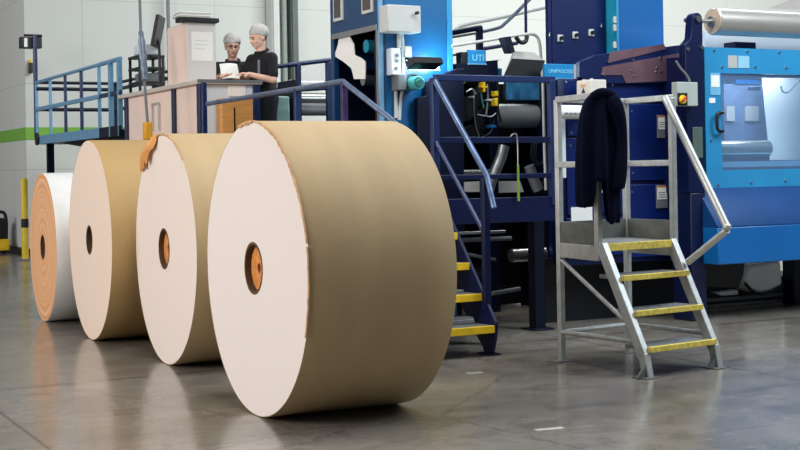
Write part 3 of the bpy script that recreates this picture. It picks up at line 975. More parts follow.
# upper bright panels
UV = 9.8
up = thing('upper_press_housing', G, (G.gv(640, 30, UV)[0], UV + .4, 0), 'bright blue flat upper housing right of the navy cabinet', 'housing')
u0, _, u1, _ = G.rect(606, 0, 617, 50, UV)
MB().box(k1 + .005, UV, 0, u1, UV + .6, 4.0).build('narrow_panel', TEALP, up, .006)
u2, _, u3, _ = G.rect(617.5, 0, 663, 50, UV)
MB().box(u1, UV - .01, 0, u3, UV + .6, 4.0).build('main_panel', mat('bright_housing_blue', '#085a9c', .33, 0, .05, 2, coat=.2), up, .006)
MB().box(u1 - .015, UV - .02, 1.6, u1 + .008, UV - .0, 4.0).build('panel_edge', SKYB, up, .003)
for y in (20, 28, 45):
    u, z = G.gv(614, y, UV)
    MB().box(u - .015, UV - .02, z - .03, u + .015, UV, z + .03).build('hinge', FILM, up, .003)

# ================================================================== navy press facade behind the step ladder
NV = 9.3
n0_ = G.gv(563, 150, NV)[0]; n1_ = G.gv(703, 150, NV)[0]
nzt = G.gv(640, 80, NV)[1]
nzb = G.gv(640, 262, NV)[1]
fac = thing('press_facade', G, ((n0_ + n1_) / 2, NV + .3, nzb), 'navy press facade of closed doors behind the step ladder', 'printing press')
FNAVY = mat('facade_navy', '#071e5c', .36, 0, .16, 1.5, spec=.3)
MB().box(n0_, NV, nzb, n1_, NV + .07, nzt).build('body', NAVY, fac, .008)
for (x0, y0, x1, y1) in ((566, 104, 624, 136), (566, 138, 624, 214), (627, 104, 688, 180), (627, 184, 688, 256), (566, 217, 624, 256), (562, 80, 603, 101), (606, 84, 686, 101)):
    u0, z0, u1, z1 = G.rect(x0, y0, x1, y1, NV)
    d_ = MB().box(u0, NV - .018, z0, u1, NV, z1).build('door', FNAVY, fac, .005)
    for fx, fz in ((.06, .9), (.94, .9), (.06, .1), (.94, .1)):
        u, z = u0 + (u1 - u0) * fx, z0 + (z1 - z0) * fz
        MB().cyl((u, NV - .024, z), (u, NV - .018, z), .009, None, 10).build('screw', CHROME, d_)
for x0, y0, x1, y1 in ((657, 115, 667, 138), (656, 185, 667, 208)):
    u0, z0, u1, z1 = G.rect(x0, y0, x1, y1, NV - .02)
    p_ = MB().box(u0, NV - .03, z0, u1, NV - .017, z1).build('placard', GREYD, fac, .002)
    zz = z0 + (z1 - z0) * .38
    MB().box(u0 + .008, NV - .033, zz, u1 - .008, NV - .029, z1 - .022).build('label_sheet', WHITE, p_)
    MB().box(u0 + .008, NV - .033, z1 - .021, u1 - .008, NV - .029, z1 - .008).build('orange_band', mat('label_orange', '#d9822e', .5), p_)
    for q in range(3):
        MB().box(u0 + .016, NV - .035, zz + .018 + q * .02, u1 - .016 - .01 * q, NV - .0325, zz + .023 + q * .02).build('print_line', GREYD, p_)
for x0, y0, x1, y1, nm, m_ in ((571, 207, 592, 222, 'paper_notice', WHITE), (578, 195, 586, 200, 'label_tag', GREYBOX), (598, 190, 604, 193, 'label_tag', GREYBOX)):
    u0, z0, u1, z1 = G.rect(x0, y0, x1, y1, NV - .02)
    MB().box(u0, NV - .026, z0, u1, NV - .017, z1).build(nm, m_, fac)
MB().box(n0_, NV + .3, 0, n1_, NV + .38, nzb + .05).box(n0_ + .1, NV + .06, nzb, n1_ - .1, NV + .38, nzb + .05).build('plinth', DARK, fac)
# pale roller and strip at the left end of the facade
(ua, za), (ub, zb) = G.gv(556, 112, NV - .16), G.gv(585, 112, NV - .16)
pr = MB().cyl((ua, NV - .16, za), (ub, NV - .16, za), .058, None, 24).build('pale_roller', WHITE, fac)
for q in range(4):
    MB().box(ua + .05 + q * .045, NV - .222, za - .02, ua + .08 + q * .045, NV - .214, za - .008).build('dark_mark', GREYD, pr)
MB().box(ub - .01, NV - .2, za - .05, ub + .03, NV, za + .05).build('roller_bracket', NAVY, fac, .004)
u0, z0, u1, z1 = G.rect(557, 119, 566, 178, NV - .06)
MB().box(u0, NV - .06, z0, u1, NV + .01, z1).build('pale_strip', PANELG, fac, .004)
# leg and the side plate with a rising lug for the big roller
l0, _, l1, _ = G.rect(691.5, 150, 706, 320, NV - .36)
pz0, pz1 = 0, G.gv(697, 45, NV - .35)[1]
sp_ = thing('roller_side_frame', G, ((l0 + l1) / 2, NV, 0), 'tall navy side frame with a rounded lug that carries the big roller', 'machine frame')
sz = G.gv(697, 45, NV - .3)[1]
lu0, lzt = G.gv(689.5, 45, NV - .35); lc, lzc = G.gv(697.5, 19, NV - .36)
lw = .055
lug = [(l0 - .02, 1.1), (l1, 1.1), (l1, sz), (lc + lw, sz + .03), (lc + lw, lzc)]
for i in range(1, 8):
    a = PI * i / 8
    lug.append((lc + lw * math.cos(a), lzc + lw * math.sin(a)))
lug += [(lc - lw, lzc), (lc - lw - .02, sz + .05), (l0 - .03, sz - .01)]
MB().prism(lug, 'v', NV - .36, NV - .27).build('side_plate', NAVY, sp_, .006)
MB().box(l0, NV - .36, 0, l1, NV - .1, 1.1).build('leg', mat('leg_blue', '#05133a', .4), sp_, .008)
MB().cyl((lc, NV - .38, lzc), (lc, NV - .36, lzc), .028, None, 18).build('pin_head', CHROME, sp_)
MB().box(l0, NV - .27, 1.1, l1, NV + .3, sz - .1).build('web_plate', NAVY, sp_, .004)
for x, y in ((688, 49), (702, 47.5)):
    u, z = G.gv(x, y, NV - .37)
    MB().cyl((u, NV - .375, z), (u, NV - .35, z), .016, None, 12).build('bolt', CHROME, sp_)
u0, z0, u1, z1 = G.rect(692.5, 127, 702, 158, NV - .36)
MB().box(u0, NV - .372, z0, u1, NV - .358, z1).build('name_plate', mat('dull_green_plate', '#5c6f68', .4, .3), sp_, .003)
# big silver roller on top
ru, rz = G.gv(712.5, 21.5, NV - .2)
R0 = .12
br = thing('web_roller', G, (ru + .8, NV - .2, rz - R0), 'large silver film covered roller lying across the top of the right press', 'roller')
RL = 1.9
MB().lathe([(0, .03), (.0, R0 - .012), (.012, R0), (RL, R0), (RL, .03)], (ru, NV - .2, rz), (1, 0, 0), 48).build('film_roll', SILV, br)
MB().lathe([(-.004, .035), (-.004, R0 - .01), (.003, R0 - .01), (.003, .035)], (ru, NV - .2, rz), (1, 0, 0), 40, closed=True).build('end_board', mat('roll_end_board', '#c3b29b', .7), br)
MB().lathe([(-.03, .02), (-.03, .045), (.0, .045), (.0, .02)], (ru, NV - .2, rz), (1, 0, 0), 24).build('chuck', STEEL, br)
MB().cyl((lc + .0, NV - .3, rz), (lc, NV - .2, rz), .02, None, 12).cyl((lc, NV - .2, rz), (ru - .02, NV - .2, rz), .02, None, 16).build('shaft', STEEL, br)
# film leaving the roller up to the right
fa = [G.gv(x, y, NV - .1) for x, y in ((767, 8.5), (803, -6), (840, -22), (840, 9), (803, 9.5))]
MB().prism(fa, 'v', NV - .12, NV - .112).build('film_web', mat('grey_film', '#b3aca8', .35, .1, .05), br)

# slanted guard with polished plates above the facade
sg = thing('slanted_guard', G, (G.gv(645, 70, NV - .05)[0], NV - .03, G.gv(645, 84, NV)[1]), 'slanted navy guard with two dull rosy metal plates and bolts', 'guard')
pp = [G.gv(x, y, NV - .02) for x, y in ((592, 55), (690, 44), (690, 84), (603, 84), (577, 78), (577, 62))]
MB().prism(pp, 'v', NV - .06, NV - .0).build('guard_panel', mat('guard_navy', '#08194a', .33, 0, .1, 3, spec=.35), sg, .006)
for poly in (((610, 52), (664, 44), (666, 49), (608, 63)), ((603, 67), (680, 53), (684, 80), (626, 83), (622, 75), (601, 75))):
    pp = [G.gv(x, y, NV - .066) for x, y in poly]
    MB().prism(pp, 'v', NV - .068, NV - .06).build('metal_plate', ROSE, sg)
for x, y in ((608, 62), (633, 60), (657, 68), (661, 57), (604, 75), (632, 71), (634, 76), (656, 72), (661, 72), (660, 59)):
    u, z = G.gv(x, y, NV - .07)
    MB().cyl((u, NV - .076, z), (u, NV - .066, z), .009, None, 10).build('bolt', CHROME, sg)
# white warning box on the facade
WV0 = NV - .3
wu0, wbz0, wu1, wbz1 = G.rect(590.5, 79.5, 606.5, 98.5, WV0)
wvb = G.gu(576.5, 88, wu0)[0]
wb = thing('warning_box', G, ((wu0 + wu1) / 2, (WV0 + wvb) / 2, wbz0), 'white switch box with a black warning triangle above the jacket', 'switch box')
MB().box(wu0, WV0, wbz0, wu1, wvb, wbz1).build('body', mat('warm_white_box', '#dcd6cc', .5), wb, .006)
MB().box(wu0 + .05, wvb, wbz0 + .02, wu1 - .02, NV + .0, wbz0 + .06).build('bracket', NAVYD, wb)
cv_, cz_ = (WV0 + wvb) / 2, (wbz0 + wbz1) / 2
MB().prism([(cv_ - .028, cz_ - .03), (cv_ + .028, cz_ - .03), (cv_, cz_ + .014)], 'u', wu0 - .003, wu0 + .001).build('warning_triangle', BLACK, wb)
MB().box(wu0 - .003, cv_ - .035, cz_ + .022, wu0 + .001, cv_ + .035, cz_ + .045).build('orange_sticker', mat('sticker_orange', '#d99a5e', .5), wb)
for du in (.05, .16):
    MB().cyl((wu0 + .05, WV0 + du, wbz1), (wu0 + .05, WV0 + du, wbz1 + .012), .014, None, 12).build('lamp_cap', FILM, wb)
# grey isolator with a red and yellow handle
i0 = G.rect(678, 82, 698, 106, NV - .45)
iso = thing('isolator_switch', G, ((i0[0] + i0[2]) / 2, NV - .4, i0[1]), 'grey isolator switch with a yellow handle fixed on the navy side frame', 'switch')
MB().box(i0[0], NV - .45, i0[1], i0[2], NV - .365, i0[3]).build('housing', mat('isolator_grey', '#a9b3ae', .5), iso, .006)
ic, iz = G.gv(681.5, 99.5, NV - .45)
MB().box(ic - .045, NV - .458, iz - .05, ic + .06, NV - .449, iz + .055).build('mount_plate', BLACK, iso, .003)
MB().cyl((ic, NV - .475, iz), (ic, NV - .458, iz), .036, None, 24).build('dial', YEL, iso, .003, label='yellow dial')
MB().bar((ic - .025, NV - .485, iz - .02), (ic + .025, NV - .485, iz + .02), .02, .02).build('handle', RED, iso, .004, label='red turning handle')
P = [(G.gv(x, y, NV - .4)[0], NV - .4, G.gv(x, y, NV - .4)[1]) for x, y in ((690, 83), (688, 76), (680, 68), (676, 61))]
MB().tube(P, .01, 8, smooth=2).build('cable', GREYD, iso)

# ================================================================== right press with its clear guard door
DV = 9.0
d0 = G.gv(705.5, 120, DV)[0]; d1 = d0 + 2.3
dzt = G.gv(720, 47.5, DV)[1]; dzb = G.gv(720, 188, DV)[1]
rp_ = thing('coating_press', G, ((d0 + d1) / 2, DV + .6, 0), 'light blue press with a clear door showing white web and a silver roller', 'printing press')
w0 = G.gv(721.5, 120, DV)[0]; wzt = G.gv(740, 73.5, DV)[1]; wzb = G.gv(740, 170, DV)[1]
w1 = w0 + 1.25
dep = .05
dr = MB()
dr.box(d0, DV, wzt, d1, DV + dep, dzt).box(d0, DV, dzb, d1, DV + dep, wzb).box(d0, DV, wzb, w0, DV + dep, wzt).box(w1, DV, wzb, d1, DV + dep, wzt)
door = dr.build('guard_door', SKYB, rp_)
MB().box(w0 - .01, DV + .012, wzb - .01, w1 + .01, DV + .022, wzt + .01).build('window_pane', GLASS, door)
hx, hz0 = G.gv(717, 131, DV - .05); _, hz1 = G.gv(717, 112.5, DV - .05)
MB().tube([(hx + .085, DV, hz1), (hx + .08, DV - .045, hz1), (hx + .02, DV - .05, hz1 + .0), (hx, DV - .05, hz1 - .03), (hx, DV - .05, hz0 + .03), (hx + .02, DV - .05, hz0), (hx + .08, DV - .045, hz0), (hx + .085, DV, hz0)], .015, 10, smooth=1).build('handle', BLACK, door)
for x, y in ((714, 50.5), (747, 51.5), (779, 52.5), (722, 67), (755, 67), (786, 68), (711, 140), (718, 185), (751, 182.5), (785, 180.5)):
    u, z = G.gv(x, y, DV)
    MB().cyl((u, DV - .01, z), (u, DV, z), .011, None, 10).build('screw', CHROME, door)
for x0, y0, x1, y1, m_ in ((728, 55.5, 737, 68, FILM), (738, 56, 749, 68, mat('pale_cyan_sticker', '#8fc6dc', .5)), (710, 73, 720, 95, mat('cyan_label', '#6fb8dc', .5)), (709, 98, 715, 103, WHITE)):
    u0, z0, u1, z1 = G.rect(x0, y0, x1, y1, DV)
    s_ = MB().box(u0, DV - .004, z0, u1, DV, z1).build('sticker', m_, door)
    if y1 == 95:
        MB().box(u0 + .01, DV - .006, z0 + .07, u1 - .01, DV - .003, z1 - .02).build('sticker_text_block', WHITE, s_)
# cabinet body round the web chamber
MB().box(d0, DV + 1.2, 1.0, d1, DV + 1.25, dzt).build('back_panel', WEBIN, rp_)
MB().box(d0, DV + dep, dzt - .04, d1, DV + 1.2, dzt).build('top_panel', SKYB, rp_, .004)
MB().box(d0, DV + dep, dzb - .3, d1, DV + 1.2, dzb).build('bottom_panel', BLUEM, rp_)
MB().box(d0, DV + dep, dzb, d0 + .04, DV + 1.2, dzt - .04).build('side_panel', WEBIN, rp_)
MB().box(d1 - .04, DV + dep, dzb, d1, DV + 1.2, dzt - .04).build('side_panel', WEBIN, rp_)
# things seen through the window
IV = DV + .35
u0, z0 = G.gv(722, 149, IV); u1, z1 = G.gv(767, 149, IV)
MB().cyl((d0 + .04, IV, z0), (u1, IV, z0), .078, None, 36).build('web_roller', STEEL, rp_)
pp = [G.gv(x, y, IV + .12) for x, y in ((762, 78), (830, 78), (830, 160), (770, 160))]
MB().prism(pp, 'v', IV + .12, IV + .126).build('paper_web', WHITE, rp_, label='white web hanging behind the clear door')
pp = [G.gv(x, y, IV + .3) for x, y in ((724, 84), (762, 84), (768, 142), (724, 142))]
MB().prism(pp, 'v', IV + .3, IV + .32).build('inner_plate', mat('inner_plate_blue', '#6f80a2', .4, .1, .15, 8), rp_)
for x0, y0, x1, y1, m_ in ((726, 106, 734, 121, FILM), (745, 106, 758, 121, FILM), (735, 80, 760, 84, BLUEM), (748, 87, 760, 89, CHROME)):
    u0, z0, u1, z1 = G.rect(x0, y0, x1, y1, IV + .29)
    MB().box(u0, IV + .28, z0, u1, IV + .299, z1).build('inner_label' if m_ is FILM else 'inner_bar', m_, rp_)
P = [(G.gv(x, y, IV)[0], IV, G.gv(x, y, IV)[1]) for x, y in ((781, 86), (782, 92), (788, 93), (793, 87), (800, 80), (808, 79))]
MB().tube(P, .008, 8, smooth=2).build('air_hose', GREYD, rp_)
u0, z0 = G.gv(722, 164, IV - .1)
MB().box(d0 + .04, IV - .12, z0 - .03, d1 - .05, IV - .06, z0 + .02).build('inner_rail', mat('pale_blue_rail', '#79a9c9', .4), rp_)
# pale covers between the door and the big roller
u0, z0, u1, z1 = G.rect(705, 32, 756, 46, DV + .45)
MB().box(u0, DV + .45, dzt, d1, DV + .5, G.gv(756, 33, DV + .45)[1]).build('pale_cover', PANELG, rp_)
u0, z0, u1, z1 = G.rect(735, 42, 756, 47, DV + .3)
MB().box(u0, DV + .3, dzt, u1, DV + .45, z1).build('dark_block', NAVY, rp_, .004)
# stepped lower guards: recess and overhanging apron
az1 = dzb; am = G.gv(740, 225, DV)[1]; az0 = G.gv(720, 265, DV - .25)[1]
MB().prism([(DV + .0, az1), (DV + .4, az1), (DV + .4, am), (DV - .25, am), (DV - .25, am + .012)], 'u', d0 - .1, d1).build('sloping_guard', mat('sloping_guard_blue', '#0b3f78', .35, 0, .08, 3), rp_, .004)
MB().box(d0 - .1, DV - .25, az0, d1, DV + .4, am).build('apron', mat('apron_blue', '#0a62a8', .3, 0, .05, 3, coat=.3), rp_, .008)
# legs and underside
for x in (795, 860):
    u, _ = G.gv(x, 290, DV + .5)
    MB().box(u - .06, DV + .45, 0, u + .08, DV + .6, az0).build('leg', NAVYD, rp_, .006)
MB().box(d0 - .1, DV + .7, 0.02, d1, DV + 1.2, .25).build('base', DARK, rp_, .01)
u0, z0, u1, z1 = G.rect(700, 264, 745, 300, DV + .25)
MB().prism([(u0, z1 + .1), (u1 - .02, z1 + .12), (u1 - .06, z1 - .1), (u1 - .12, z0 + .1), (u0, z0 + .14)], 'v', DV + .2, DV + .4).build('drip_tray', BLACK, rp_, .006)
# pale bin shaped web loop below
lp = [G.gv(x, y, DV + .5) for x, y in ((748, 266), (781, 260), (783, 285), (772, 291), (760, 293), (748, 289), (744, 280))]
MB().prism(lp, 'v', DV + .5, DV + .9).build('waste_web', WHITE, rp_, .03, 'white loop of waste web under the press')
P = [(G.gv(x, y, DV + .48)[0], DV + .48, G.gv(x, y, DV + .48)[1]) for x, y in ((745, 283), (753, 292), (763, 294), (774, 291), (783, 286))]
MB().tube(P, .015, 8, smooth=1).build('black_hose', BLACK, rp_)
lp = [G.gv(x, y, DV + .6) for x, y in ((716, 293), (738, 290), (738, 294.5), (722, 295.5))]
MB().prism(lp, 'v', DV + .6, DV + .8).build('paper_tail', WHITE, rp_)
for y, r in ((298, .02), (304, .015)):
    (u0, z0), (u1, z1) = G.gv(700, y + 3, DV + .68), G.gv(792, y, DV + .68)
    MB().cyl((d0, DV + .68, z0), (d1, DV + .68, z0), r, None, 10).build('pipe', GREYD, rp_)

# ================================================================== raised walkway with the front hand rail
WZ = 1.2
WU0 = 4.71
wv0, wzr = G.gu(343, 81.5, WU0)
wv1, wzl = G.gu(206, 104, WU0)
wk = thing('raised_walkway', G, (WU0 + .3, 12, 0), 'raised navy walkway with a hand rail paled by its painted highlight in front of the control desk', 'walkway')
MB().prism([(WU0 + .0, wv0), (tu0 - .03, wv0), (tu0 - .03, tvb + .1), (8.2, tvb + .1), (8.2, 16.85), (WU0 - .0, 16.85)], 'z', WZ - .06, WZ).build('deck', DARK, wk, .004)
MB().box(WU0 - .02, wv0, WZ - .2, WU0, 16.85, WZ + .05).build('edge_beam', NAVY, wk, .004)
RAILHI = mat('highlit_navy_rail', '#6c7a94', .3, .4, .3, 9)  # navy rail paled so its bright highlight is in the colour
MB().tube([(WU0, wv1 - .05, wzl), (WU0, wv0, wzr)], .024, 12).build('top_rail', RAILHI, wk)
MB().tube([(WU0, wv1, (WZ + wzl) / 2), (WU0, wv0, (WZ + wzr) / 2)], .016, 10).build('middle_rail', RAILB, wk)
for x in (204, 297, 344):
    v, _ = G.gu(x, 100, WU0)
    MB().bar((WU0, v, 0), (WU0, v, wzr if x > 210 else 2.28), .05, .05).build('post', mat('reddish_navy_post', '#3a2c58', .35, .2, .4, 6) if x == 344 else RAILB, wk, .004)
dv_, dz_ = G.gu(388, 117, WU0)
MB().tube([(WU0, wv0, wzr), (WU0, dv_, dz_), (WU0, dv_ - .35, dz_ - .16), (WU0, dv_ - .4, dz_ - .5)], .022, 12).build('stair_rail', RAILHI, wk)
for k in range(5):
    MB().box(WU0 - .0, wv0 - .22 * (k + 1), WZ - .2 * (k + 1) - .03, WU0 + .62, wv0 - .22 * k, WZ - .2 * (k + 1)).build('step', GRATE, wk, .003)
for u in (WU0, WU0 + .64):
    MB().prism([(wv0, WZ - .2), (wv0, WZ), (wv0 - 1.2, .12), (wv0 - 1.2, 0), (wv0 - 1.05, 0)], 'u', u - .012, u + .012).build('stringer', NAVY, wk, .003)
for u, v in ((8.1, 12), (8.1, 16.7), (WU0 + .05, 16.7)):
    MB().box(u - .05, v - .05, 0, u + .05, v + .05, WZ - .05).build('leg', NAVYD, wk)

# ================================================================== control desk
DU, DFV = 4.88, 13.71
dvb, _ = G.gu(124, 100, DU)
du1 = G.gv(259, 100, DFV)[0]
ct = G.gv(230, 80, DFV)[1]
desk = thing('control_desk', G, ((DU + du1) / 2, (DFV + dvb) / 2, WZ), 'long beige and grey control desk with navy corner posts where two operators stand', 'control desk')
MB().box(DU, DFV + .02, WZ, DU + .5, dvb, ct - .05).build('side_cabinet', PINK, desk, .006)
MB().box(DU + .5, DFV + .0, WZ, du1, DFV + .55, ct - .05).build('front_cabinet', PANELG, desk, .006)
MB().box(DU + .02, DFV, WZ, DU + .5, DFV + .02, ct - .05).build('front_panel', PANELG, desk)
MB().prism([(DU - .05, DFV - .05), (du1 + .02, DFV - .05), (du1 + .02, DFV + .6), (DU + .6, DFV + .6), (DU + .6, dvb + .1), (DU - .05, dvb + .1)], 'z', ct - .05, ct).build('worktop', mat('worktop_beige', '#cfc4ba', .45), desk, .008)
MB().box(DU - .056, DFV - .056, ct - .035, du1 + .026, DFV - .05, ct - .0).build('edge_strip', GREYD, desk)
for x in (126, 173.5, 199):
    v, _ = G.gu(x, 110, DU - .02)
    MB().box(DU - .03, v - .05, WZ, DU + .0, v + .05, ct - .05).build('corner_post', mat('desk_post_navy', '#1c2748', .4), desk, .004)
u, _ = G.gv(256, 105, DFV)
MB().box(u - .04, DFV - .03, WZ, u + .04, DFV, ct - .05).build('corner_post', RAILB, desk, .004)
u0, z0, u1, z1 = G.rect(229, 83, 246, 96, DFV - .02)
MB().box(u0, DFV - .012, z0, u1, DFV + .0, ct - .06).build('paper_notice', WHITE, desk)
# handle frame on the beige side
va, za = G.gu(160, 103, DU); vb, zb = G.gu(154, 131, DU)
for q in (va, vb):
    MB().tube([(DU - .02, q, za), (DU - .02, q, zb)], .012, 8).build('cable_guide', FILM, desk)
MB().tube([(DU - .02, va, za), (DU - .02, vb, za)], .012, 8).build('cable_guide', FILM, desk)

# wooden box standing at the desk front
u0, z0, u1, z1 = G.rect(221, 98.5, 253, 131, DFV - .18)
z0 = WZ
wbx = thing('wooden_cabinet', G, ((u0 + u1) / 2, DFV - .1, WZ), 'small orange wooden cabinet with a dark slot in front of the grey desk', 'cabinet')
MB().box(u0, DFV - .18, z0, u1, DFV - .035, z1).build('body', WOOD, wbx, .006)
um_ = u0 + (u1 - u0) * .42
MB().box(um_ - .008, DFV - .184, z0, um_ + .008, DFV - .178, z1 - .1).build('slot', BLACK, wbx)
MB().box(u0 + .01, DFV - .19, z0 + .02, um_ - .012, DFV - .18, z1 - .02).build('door', WOOD, wbx, .004)

# tall cabinet on the desk
ucab = DU + .02
cvf, _ = G.gu(187.5, 60, ucab)
cvb, _ = G.gu(168, 60, ucab)
cu1 = G.gv(216, 50, cvf)[0]
czt = G.gv(200, 22.5, cvf)[1]
tc_ = thing('document_cabinet', G, ((ucab + cu1) / 2, (cvf + cvb) / 2, ct), 'tall pale cabinet with a white sheet on its front standing on the control desk', 'cabinet')
MB().box(ucab, cvf, ct, cu1, cvb, czt).build('body', mat('cabinet_pale', '#d5d3d2', .5, 0, .02, 2), tc_, .006)
MB().box(ucab - .006, cvf + .01, ct + .01, ucab, cvb - .01, czt - .01).build('side_sheet', PINK, tc_)
u0, z0, u1, z1 = G.rect(191.5, 32, 213, 61, cvf)
sh_ = MB().box(u0, cvf - .005, z0, u1, cvf + .001, z1).build('paper_sheet', WHITE, tc_)
for k in range(3):
    MB().box(u0 + .03, cvf - .0062, z1 - .1 - .045 * k, u1 - .05 - .02 * k, cvf - .0045, z1 - .095 - .045 * k).build('faint_line', GREYBOX, sh_)
# tray with stack of paper
ub0, zb0_, ub1, zb1_ = G.rect(181, 18, 219, 22.5, cvf - .04)
ty = thing('paper_tray', G, ((ub0 + ub1) / 2, cvf + .15, czt), 'flat black tray with a white paper stack lying on top of the pale cabinet', 'tray')
MB().box(ub0 + .0, cvf - .05, czt, ub1, cvf + .16, czt + .05).build('tray', BLACK, ty, .006)
for k in range(4):
    o1 = random.uniform(-.02, .02)
    MB().box(ub0 - .0 + o1, cvf - .03 + o1, czt + .05 + k * .016, ub1 - .08 + o1, cvf + .2, czt + .064 + k * .016).build('paper_ream', WHITE if k % 2 else FILM, ty, .003)
# screen, stand and gear on the desk's far wing
sv0, sz0 = G.gu(159, 47, DU + .3); sv1, sz1 = G.gu(162, 15, DU + .3)
mn = thing('monitor', G, (DU + .3, sv0, ct), 'thin dark monitor seen edge on at the far end of the control desk', 'monitor')
ca_, sa_ = math.cos(G.a), math.sin(G.a)
MB().add([(DU + .3 + dx * ca_ + dy * sa_ + sh, sv0 - dx * sa_ + dy * ca_, z) for z, sh in ((sz0, -.05), (sz1, .03)) for dx, dy in ((-.022, -.22), (.022, -.22), (.022, .22), (-.022, .22))],
         [(3, 2, 1, 0), (4, 5, 6, 7), (0, 1, 5, 4), (1, 2, 6, 5), (2, 3, 7, 6), (3, 0, 4, 7)]).build('screen', BLACK, mn, .006)
MB().tube([(DU + .3, sv0 - .02, ct + .01), (DU + .3, sv0 - .02, ct + .15), (DU + .29, sv0 - .04, sz0 + .05), (DU + .27, sv0 - .02, sz0 + .12)], .018, 10, smooth=2).build('stand', BLACK, mn)
MB().box(DU + .18, sv0 - .15, ct, DU + .44, sv0 + .12, ct + .015).build('base', BLACK, mn, .004)
gr = thing('instrument_rack', G, (DU + .25, sv0 + .3, ct), 'open black instrument rack beside the monitor on the control desk', 'rack')
rv0, rv1 = G.gu(168, 60, DU + .1)[0] + .06, G.gu(146, 60, DU + .1)[0]
for z in (ct + .12, ct + .3, ct + .45):
    MB().box(DU + .08, sv0 + .14, z, DU + .42, sv0 + .6, z + .03).build('shelf', BLACK, gr, .004)
for v in (sv0 + .16, sv0 + .57):
    for u in (DU + .1, DU + .4):
        MB().box(u - .015, v - .015, ct, u + .015, v + .015, ct + .46).build('upright', BLACK, gr)
MB().box(DU + .12, sv0 + .2, ct + .48, DU + .38, sv0 + .5, ct + .62).build('white_device', PANELG, gr, .03)
MB().box(DU + .14, sv0 + .22, ct + .15, DU + .36, sv0 + .5, ct + .26).build('device', GREYD, gr, .01)

# pendant cable wrapped in film, with a yellow control at its end
PC = 14.6
pcu = 4.45
pts = [(139.5, -30), (139.7, 0), (141, 40), (143.5, 60), (145, 90), (147.5, 122)]
P = [Vector((pcu, *G.gu(x, y, pcu))) for x, y in pts]
pd = thing('pendant_control', G, (P[-1].x, P[-1].y, P[-1].z - .2), 'yellow pendant control hanging on a long grey cable beside the desk', 'pendant control')
P = [P[0] + Vector((0, 0, 3.4))] + P
MB().tube(P, .016, 10).build('cable', GREYD, pd)
MB().tube([P[3] + Vector((0, 0, .1)), P[4], P[5] + Vector((0, 0, .1))], lambda t: .022 + .018 * math.sin(PI * t) + .006 * math.sin(t * 30), 12, smooth=2).build('film_wrap', mat('crumpled_film', '#6d7d92', .25, .1, .3, 20, bump=.4), pd)
e = P[-1]
MB().box(e.x - .045, e.y - .05, e.z - .2, e.x + .045, e.y + .05, e.z).build('control_grip', mat('amber_plastic', '#e2a526', .45), pd, .02)

# ================================================================== far gallery with blue rails
GU = 4.87
gv = lambda x, y: G.gu(x, y, GU)
g0v, g0t = gv(100, 65); g1v, g1t = gv(36.5, 82)
gzd = gv(100, 128)[1]; gzb = gv(100, 138)[1]
gzt = (g0t + g1t) / 2
gzm = (gv(100, 96)[1] + gv(36.5, 110)[1]) / 2
ga = thing('far_gallery', G, (GU + .5, (g0v + g1v) / 2, 0), 'far raised gallery with blue guard rails with painted-on pale highlights before the green striped wall', 'gallery')
MB().box(GU, g0v - .95, gzb, GU + 1.3, g1v, gzd - .05).build('deck', NAVYD, ga)
MB().box(GU - .03, g0v - .0, gzb, GU, g1v + .05, gzd).build('edge_beam', RAILL, ga, .004)
MB().box(GU - .03, g0v - .95, gzb, GU, g0v, gzd).build('edge_beam', NAVYD, ga, .004)
MB().prism([(g0v - .95, gzb), (g1v - 1.0, gzb), (g0v + .6, gzb - .14), (g0v - .95, gzb - .14)], 'u', GU + .1, GU + .2).build('under_beam', NAVYD, ga)
for i, x in enumerate((36.5, 50.5, 65.5, 81.5, 99.5)):
    v, _ = gv(x, 100)
    MB().bar((GU, v, gzb), (GU, v, gzt), .04, .04).build('post', RAILL if i in (0, 1, 4) else RAILB, ga, .004)
for v in (g0v - .5, g0v - .9):
    MB().bar((GU, v, gzb), (GU, v, gzt), .06, .06).build('post', RAILL if v > g0v - 1 else RAILB, ga, .004)
MB().tube([(GU, g1v, gzt), (GU, g0v, gzt)], .025, 10).build('top_rail', RAILL, ga)
MB().tube([(GU, g0v, gzt), (GU, g0v - .95, gzt)], .03, 10).build('top_rail', RAILL, ga)
MB().box(GU - .025, g0v, gzm - .03, GU + .015, g1v, gzm + .03).build('middle_rail', RAILL, ga, .01)
MB().box(GU - .025, g0v - .95, gzm - .03, GU + .015, g0v, gzm + .03).build('middle_rail', RAILB, ga, .01)
for z, r in ((gzt - .0, .025), (gzt - .1, .03), (gzm, .03)):
    MB().tube([(GU + 1.25, g1v, z), (GU + 1.25, g0v + .15, z)], r, 8).build('rear_rail', NAVYD, ga)
    MB().tube([(GU, g1v, z), (GU + 1.25, g1v, z)], r, 8).build('end_rail', NAVYD, ga)
for v in (g0v + .2, g0v + 1.4, g1v):
    MB().bar((GU + 1.25, v, gzb), (GU + 1.25, v, gzt), .08, .08).build('rear_post', NAVYD, ga)
for v in (g0v - .75, g1v - .2):
    for u in (GU + .15, GU + 1.15):
        MB().bar((u, v, 0), (u, v, gzb), .1, .1).build('leg', NAVYD, ga)
v, z = gv(40, 139)
MB().cyl((GU - .06, v, z), (GU - .03, v, z), .1, None, 16).build('end_fitting', BLACK, ga)
